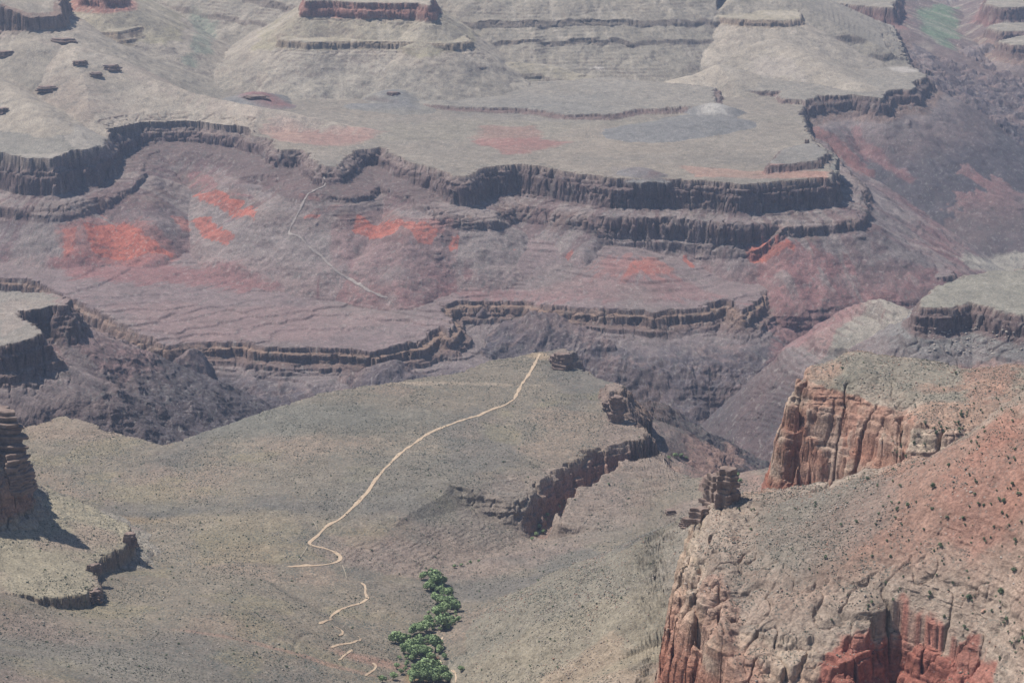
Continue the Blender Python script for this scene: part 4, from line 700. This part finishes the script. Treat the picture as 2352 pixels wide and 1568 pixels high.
JUN = kindof('juniper', 4, (150, 1.7, 3.2, .38, 4, .5), (3., .16, 3, .8), M_leaf[1])
def plant(protos, name, p, sc, label, cat, group):
    c, t_ = protos[rs.randint(len(protos))]
    e = bpy.data.objects.new(name, None); SC.collection.objects.link(e); e.location = (p[0], p[1], p[2] - .2); e.rotation_euler = (0, 0, rs.uniform(0, 6.28)); e.scale = (sc, sc, sc * rs.uniform(.85, 1.15)); e.empty_display_size = 1
    for me in (c, t_):
        o = bpy.data.objects.new(me.name.split('.')[0], me); SC.collection.objects.link(o); o.parent = e
    tag(e, label, cat, group); return e
CW = [(700,190,60),(830,150,45),(850,250,105),(960,260,60),(750,330,60),(820,330,60),(1020,430,70),(870,490,75),(960,520,70),(1050,540,90),(1130,590,70),(980,620,80),(870,680,90),(760,660,28),(950,820,95),(760,770,60),(740,850,80),(650,880,90),(570,900,70),
 (330,1010,80),(420,1030,70),(380,950,40),(620,1060,80),(820,1010,50),(750,1000,50),(850,1100,90),(500,1100,60),(440,1150,60),(560,1210,80),(700,1200,90),(620,1150,60),(900,1150,50),(970,1230,40),(720,1340,60),(640,1380,60),(740,1440,110),(860,1400,80),
 (950,1440,80),(580,1510,80),(700,1530,80),(850,1530,90),(1010,1530,70),(540,1450,50),(1180,1400,40),(340,1360,40),(400,1430,35),(300,1500,50),(1070,740,45),(1150,740,40),(160,1540,50),(790,1260,60),(500,1000,45),(1040,360,35)]
G = hits([crop1(x, y + r * .45) for x, y, r in CW])
for (x, y, r), p in zip(CW, G):
    where = 'at the head of the creek grove' if y < 400 else 'in the narrow middle of the creek grove' if y < 760 else 'in the wide part of the creek grove below the zigzag trail' if y < 1300 else 'near the shelter in the lower creek grove'
    size = 'large spreading' if r > 84 else 'medium rounded' if r > 55 else 'small bushy'
    plant(COT, 'cottonwood_tree', p, r / 60. , size + ' green cottonwood ' + where, 'tree', size + ' cottonwoods ' + where)
for i in range(130):
    t_ = rs.rand(); cx = np.interp(t_, [0, .25, .45, .55, .8, 1], [990, 1035, 1010, 950, 950, 975]); hw = np.interp(t_, [0, .25, .5, .7, 1], [16, 26, 30, 46, 55])
    x, y = cx + rs.uniform(-1, 1) * hw, 1335 + 235 * t_; p = hits([(x, y)])[0]
    plant(COT, 'willow_shrub', p, rs.uniform(.3, .75), 'low green willow filling the gaps of the creek grove', 'shrub', 'low willows in the creek grove')
WS = [(1240,1212,9),(1248,1224,8),(1252,1196,8),(1258,1184,7),(1285,1166,6),(1232,1230,8),(1222,1238,6),(1550,1050,10),(1565,1048,9),(1536,1052,7),(1576,1052,7),(1692,1098,11),(1700,1106,8),(1060,1298,6),(1044,1302,6),(1080,1292,5),(1100,1288,5),(1398,1112,5)]
G = hits([(x, y + 2) for x, y, _ in WS])
for (x, y, r), p in zip(WS, G):
    where = 'in the shaded slot below the ledgy cliff' if x < 1300 and y < 1260 else 'on the creek bank beyond the broken cliff' if x > 1380 else 'beside the flagstone ledges upstream of the slot'
    plant(COT, 'willow_shrub', p, r * .075, 'bright green willow ' + where, 'shrub', 'willows ' + where)
BJ = [(1720,220,22),(1820,430,16),(1715,370,16),(1775,625,20),(2210,320,16),(1550,350,16),(1200,465,14),(1090,485,14),(985,705,18),(1965,985,22),(2190,960,26),(1870,880,16),(2280,800,18),(2290,590,16),(470,512,14),(1500,210,16),(1830,70,16),(960,90,18),(390,370,12),(490,370,12),
 (2230,1140,18),(1450,1000,14),(1400,880,12),(1705,955,14),(1930,435,16),(2270,205,14),(1430,700,12),(1440,325,12),(1490,325,12),(1380,350,12),(1475,380,14),(1350,405,12),(1270,160,14),(1800,1115,12),(1025,1135,12),(2350,1270,20),(1940,1180,14),(705,305,10),(915,330,14),(780,370,10)]
Jp = [(1568 + .3333 * x, 1045.3 + .3333 * y, r, 'big') for x, y, r in BJ]
Jp += [(1934,846,14,'far'),(1984,832,10,'far'),(2195,857,14,'far'),(2240,892,10,'far'),(2168,895,10,'far'),(2158,885,8,'far'),(1855,860,7,'far')]
for i in range(46): a_ = rs.uniform(0, 1); Jp.append((2040 + 190 * a_ + rs.normal() * 10, 1040 - 85 * a_ + rs.normal() * 9, rs.uniform(8, 17), 'notch'))
for i in range(190):
    while True:
        x, y = rs.uniform(1650, 2350), rs.uniform(870, 1560)
        if y > 1120 - (x - 1700) * .38 and rs.rand() < ((x - 1600) / 750) ** 1.6 and y < 1400 + max(0, (x - 2150)) * .8: break
    Jp.append((x, y, rs.uniform(5, 12), 'far' if y < 0 else 'scree'))
G = hits([(q[0], q[1] + q[2] * .2) for q in Jp])
for q, p in zip(Jp, G):
    wh = {'big': 'large dark juniper standing alone on the rubbly red scree', 'far': 'dark juniper on the flat top of the far butte', 'notch': 'bright green bushy juniper in the gully behind the scree slope', 'scree': 'small dark juniper scattered over the upper red scree' if q[0] > 2000 else 'small dark juniper on the grey slope above the pale ledges'}[q[3]]
    plant(JUN, 'juniper_tree', p, q[2] / 14. * rs.uniform(.85, 1.2), wh, 'tree', wh + ' group')
def rock_mesh(name, rs_, m_):
    import bmesh
    bm = bmesh.new(); bmesh.ops.create_icosphere(bm, subdivisions=2, radius=1)
    k1, k2 = rs_.normal(size=3), rs_.normal(size=3)
    pl = [rs_.normal(size=3) for _ in range(7)]; pl = [q / np.linalg.norm(q) for q in pl]
    for v_ in bm.verts:
        c = np.array(v_.co)
        for q in pl:
            e_ = c @ q - .62
            if e_ > 0: c = c - q * e_ * .9
        v_.co = c * (1, .8, .62) + rs_.normal(size=3) * .02
    me = bpy.data.meshes.new(name); bm.to_mesh(me); bm.free(); me.materials.append(m_); return me
RK = [rock_mesh('boulder', np.random.RandomState(k), M_rock if k % 2 else M_rockp) for k in range(6)]
BO = [(2260,1405,16,1),(2230,1130,9,0),(2188,1128,7,1),(2066,1192,11,1),(2068,1199,8,1),(1900,1250,7,1),(1882,1260,5,1),(1893,1262,5,1),(1906,1262,5,1),(1907,1175,7,0),(1945,1116,6,1),(1977,1150,5,0),(1835,1177,5,0),(1906,1062,7,1),(1572+85,1185,4,0),
 (2030,1300,5,0),(2145,1215,5,1),(2205,1190,5,0),(2300,1280,8,0),(2330,1340,9,0),(2095,1225,5,1),(1575,1340,7,0),(1380,1330,8,0),(1400,1338,6,0),(1356,1346,5,0),(1330,1300,6,0),(1196,1515,4,0),(1262,1382,5,0),(1277,1388,5,0),(640,1478,6,0),(790,1438,4,0),(100,1428,6,0),(655,1440,4,0),(420,1500,5,0),(500,1480,4,0)]
bp_ = [(x, y, r, k, 'big') for x, y, r, k in BO]
for i in range(170):
    x, y = rs.uniform(1700, 2350), rs.uniform(900, 1540)
    if y > 1110 - (x - 1700) * .38 + 10 and y < 1410 + max(0, x - 2150) * .6: bp_.append((x, y, rs.uniform(2.2, 5.5), rs.randint(2), 'many'))
for i in range(60): bp_.append((rs.uniform(2130, 2350), rs.uniform(750, 815), rs.uniform(3, 7), 0, 'talus'))
for i in range(40): x = rs.uniform(1050, 1500); bp_.append((x, 1440 - (x - 1000) * .22 + rs.normal() * 12, rs.uniform(2.5, 5), 0, 'slope'))
G = hits([(q[0], q[1]) for q in bp_])
for i, (q, p) in enumerate(zip(bp_, G)):
    me = RK[rs.randint(3) * 2 + (1 if q[3] else 0)]; o = bpy.data.objects.new('boulder', me); SC.collection.objects.link(o); dist = math.hypot(p[0], p[1]) * 1.05; r_ = q[2] * dist / FPX * .62
    o.location = (p[0], p[1], p[2] + r_ * .2); o.rotation_euler = (rs.uniform(-.3, .3), rs.uniform(-.3, .3), rs.uniform(0, 6.28)); o.scale = (r_, r_, r_)
    lab = {'many': 'sandstone block among the rubble of the red scree', 'talus': 'grey block on the talus under the dark rim cliff', 'slope': 'grey block on the green slope above the creek trees', 'big': 'large block standing out from the slope around it'}[q[4]]
    if i == 0: lab = 'large rounded orange boulder above the red alcove'
    if i == 1: lab = 'pale pointed boulder on the upper red scree'
    tag(o, ('reddish ' if q[3] and i > 1 else 'pale ' if i > 1 else '') + lab, 'boulder', 'boulders: ' + ('red ' if q[3] else 'pale ') + q[4] if i > 1 else None)
# ------------------------------------------------------------------ low scrub and rubble nobody could count
def scatter(name, zsel, n, rmin, rmax, hk, m_, seed, dens=None, ymax=3600.):
    r_ = np.random.RandomState(seed); Zg = Z; sel = np.nonzero(zsel.ravel() & (Y < ymax))[0]
    ar = np.gradient(GY0, axis=1) * (np.gradient(tx)[:, None] * GY0); w_ = np.clip(ar.ravel()[sel], 0, 60); w_ = w_ * (np.clip(dens.ravel()[sel], 0, 1) if dens is not None else 1); w_ /= w_.sum()
    pick = sel[r_.choice(len(sel), n, p=w_)]; jx = r_.uniform(-.5, .5, n) * 2.; jy = r_.uniform(-.5, .5, n) * 2.5
    px_, py_ = X[pick] + jx, Y[pick] + jy; pz = z[pick]; rr = r_.uniform(rmin, rmax, n) * (1 + .8 * (r_.rand(n) > .93))
    base = np.array([(1,0,0),(0,1,0),(-1,0,0),(0,-1,0),(0,0,1),(.0,.0,-.6)], float); off = base[None] * rr[:, None, None] * r_.uniform(.7, 1.25, (n, 6, 1)); off[:, :, 2] *= hk; a = r_.uniform(0, 6.28, n); ca, sa = np.cos(a)[:, None], np.sin(a)[:, None]
    V_ = np.stack([off[:, :, 0] * ca - off[:, :, 1] * sa + px_[:, None], off[:, :, 0] * sa + off[:, :, 1] * ca + py_[:, None], off[:, :, 2] + pz[:, None] + rr[:, None] * hk * .35], -1).reshape(-1, 3)
    f0 = np.array([(0,1,4),(1,2,4),(2,3,4),(3,0,4),(1,0,5),(2,1,5),(3,2,5),(0,3,5)]); Fq = (f0[None] + (np.arange(n) * 6)[:, None, None]).reshape(-1, 3)
    me = npmesh(name, V_, Fq, 3); me.materials.append(m_); o = bpy.data.objects.new(name, me); SC.collection.objects.link(o); tag(o, kind='stuff'); return o
flat_ = N0[..., 2] > .8; dn = fbm(GX, GY, 45., 3, 91) * .9 + .45
scatter('scrub', np.isin(UID, [FP, BN]) & flat_, 120000, .4, .9, .8, M_leaf[2], 1, dn)
scatter('scrub', np.isin(UID, [NL, FLB]) & flat_, 45000, .3, .75, .8, M_leaf[2], 2, dn)
scatter('rubble', np.isin(UID, [NL, FLB]) & flat_, 24000, .25, .85, .7, M_rockp, 3, fbm(GX, GY, 60., 3, 92) * .9 + .35)
scatter('rubble', np.isin(UID, [NL, FLB]) & flat_, 14000, .25, .9, .7, M_rock, 5, fbm(GX, GY, 50., 3, 97) * .9 + .35)
scatter('rubble', np.isin(UID, [FP, BN]) & flat_, 16000, .3, .9, .7, M_rockp, 4, fbm(GX, GY, 90., 3, 93) * .9 + .2)
# individual desert shrubs that show as dark dots on the platform
sh_ = crown_mesh('desert_shrub', np.random.RandomState(3), 90, 1.5, 1.5, .35, 4, .1); sh_.materials.append(M_leaf[1])
P_ = []
while len(P_) < 280:
    x, y = rs.uniform(80, 1500), rs.uniform(900, 1540)
    if y > 1000 + abs(x - 1150) * .05 - max(0, x - 600) * .2 and rs.rand() < .75 and not (880 < x < 1060 and y > 1320) and x < 1560 - (y - 900) * .15: P_.append((x, y))
G = hits(P_)
for q, p in zip(P_, G):
    o = bpy.data.objects.new('desert_shrub', sh_); SC.collection.objects.link(o); o.location = p; k_ = rs.uniform(.6, 1.35); o.scale = (k_, k_, k_); o.rotation_euler = (0, 0, rs.uniform(0, 6))
    w_ = 'on the broad platform beside the straight trail' if q[1] < 1240 else 'on the slope around the zigzag trail' if q[0] > 500 else 'on the stony slope under the broken ledge'
    tag(o, 'dark low desert shrub ' + w_, 'shrub', 'desert shrubs ' + w_)
# bedded outcrops standing out of the slopes
def outcrop_mesh(name, rs_, w, dp, h, m_):
    V_ = []; F_ = []; z0 = -h * .35; nl = max(5, int(h / 3.2)); n = 18; ang = np.linspace(0, 6.2832, n, endpoint=False); sh = 1 + .22 * rs_.normal(size=n)
    for k in range(nl):
        th = (h * 1.35 / nl) * rs_.uniform(.7, 1.3); f_ = (1.08 - .35 * (k / nl) ** 1.5) * rs_.uniform(.90, 1.08); r_ = sh * (1 + .07 * rs_.normal(size=n)) * f_; ox, oy = rs_.normal(size=2) * .03 * w
        b = len(V_)
        for zz_, q_ in ((z0, .96), (z0 + th * .8, 1.0), (z0 + th, .93)):
            for a_, rr in zip(ang, r_): V_.append((math.cos(a_) * w / 2 * rr * q_ + ox, math.sin(a_) * dp / 2 * rr * q_ + oy, zz_ + (.12 * th * math.sin(3 * a_ + k) if zz_ > z0 else 0)))
        for j in range(2):
            for i in range(n): F_.append((b + j * n + i, b + j * n + (i + 1) % n, b + (j + 1) * n + (i + 1) % n, b + (j + 1) * n + i))
        c = len(V_); V_.append((ox, oy, z0 + th * 1.03))
        for i in range(n): F_.append((b + 2 * n + i, b + 2 * n + (i + 1) % n, c, c))
        z0 += th
    me = bpy.data.meshes.new(name); me.from_pydata([tuple(q) for q in V_], [], [f_[:3] if f_[2] == f_[3] else f_ for f_ in F_]); me.materials.append(m_); return me
M_bed = plain('bedded_rock', (.27, .20, .165), (.17, .12, .10), .12); M_bedd = plain('dark_bedded_rock', (.20, .165, .14), (.13, .10, .09), .06)
OC = [(-6,1010,52,40,40,'upper tier of layered rock at the edge beside the pale bench',0),(34,1106,44,34,40,'lower blocky tier of layered rock above the pale bench',0),(1294,846,30,20,24,'ledgy brown knob at the far tip of the platform',0),(1272,832,18,16,12,'low broken ledge beside the knob at the platform tip',0),(1416,966,24,20,38,'tall dark rock stack on the edge of the platform past the knob',0),(1398,948,16,14,20,'crumbling ledge leaning on the dark rock stack',0),
 (1668,1150,20,18,34,'twin pinnacle rock across the creek from the long ledgy cliff',0),(1642,1150,18,16,24,'shorter rock beside the twin pinnacle across the creek',0),(1610,1192,22,12,10,'low ragged ledge trailing down from the pinnacles',0),(1585,1204,20,10,8,'lowest flat ledge below the pinnacles',0),(1540,1180,16,10,6,'small brown ledge on the slope facing the long cliff',0),
 (110,206,40,24,14,'flat dark outcrop on the long pale talus slope',1),(147,97,52,26,15,'dark ledge just below the high red cliff',1),(183,146,24,18,12,'small square outcrop below the ledge on the talus spur',1),(258,160,28,20,19,'blocky outcrop on the crest of the talus spur',1),(222,175,26,18,13,'rounded dark outcrop under the crest of the talus spur',1),
 (12,126,30,20,15,'dark outcrop low on the pale talus beside the high cliff',1),(4,258,24,20,14,'outcrop above the curve of the dark rim cliff',1),(590,224,46,30,8,'low maroon knoll of rock below the green spring patch',1),(904,217,22,18,9,'dark round knob on the gentle far slope',1),(1853,330,8,7,15,'thin dark pinnacle near the end of the far platform',1),
 (300,1246,18,12,13,'overhanging block at the tip of the stony bench ledge',0),(214,1372,20,14,11,'broken block at the low end of the stony bench ledge',0),(215,1310,14,10,9,'small broken block midway along the stony bench ledge',0)]
M_bedr = plain('red_bedded_rock', (.34, .17, .125), (.24, .115, .085), .3)
G = hits([(q[0], q[1]) for q in OC])
for i, (q, p) in enumerate(zip(OC, G)):
    o = bpy.data.objects.new('rock_outcrop', outcrop_mesh('rock_outcrop', np.random.RandomState(50 + i), q[2] * (1.5 if q[6] else 1), q[3] * (1.3 if q[6] else 1), q[4] * (.75 if q[6] else 1), (M_bed, M_bed, M_bedr)[q[6]])); SC.collection.objects.link(o); o.location = tuple(p); o.rotation_euler = (0, 0, rs.uniform(-.25, .25)); tag(o, q[5], 'outcrop')
# small shelter by the creek
p = hits([(1000, 1512)])[0]
e = bpy.data.objects.new('shelter', None); SC.collection.objects.link(e); e.location = tuple(p + np.array([0, -3, 0])); e.rotation_euler = (0, 0, .35); tag(e, 'small brown roofed trail shelter among the lower creek trees', 'shelter')
M_wood = plain('roof_wood', (.26, .16, .11), (.20, .12, .085), 1.)
def bxm(name, b, m_):
    V_ = []; F_ = []
    for (x0, y0, z0, x1, y1, z1) in b:
        k = len(V_); V_ += [(x_, y_, z_) for z_ in (z0, z1) for y_ in (y0, y1) for x_ in (x0, x1)]; F_ += [tuple(k + q for q in f_) for f_ in ((0,2,3,1),(4,5,7,6),(0,1,5,4),(2,6,7,3),(0,4,6,2),(1,3,7,5))]
    me = npmesh(name, np.array(V_), np.array(F_), 4); me.materials.append(m_); o = bpy.data.objects.new(name, me); SC.collection.objects.link(o); o.parent = e; return o
V_ = np.array([(-4,-3,2.6),(4,-3,2.6),(4,3,2.6),(-4,3,2.6),(-4,0,4.),(4,0,4.),(-4,-3,2.4),(4,-3,2.4),(4,3,2.4),(-4,3,2.4)], float)
me = bpy.data.meshes.new('roof'); me.from_pydata([tuple(v_) for v_ in V_], [], [(0,1,5,4),(2,3,4,5),(0,4,3,9,6),(1,7,8,2,5),(6,7,1,0),(8,9,3,2),(6,9,8,7)]); me.materials.append(M_wood); o = bpy.data.objects.new('roof', me); SC.collection.objects.link(o); o.parent = e
for sx in (-3.6, 3.4):
    for sy in (-2.6, 2.4): bxm('post', [(sx, sy, -1, sx + .25, sy + .25, 2.4)], M_bark)
bxm('wall', [(-3.3, 2.1, -1, 3.3, 2.35, 2.3)], M_rock)
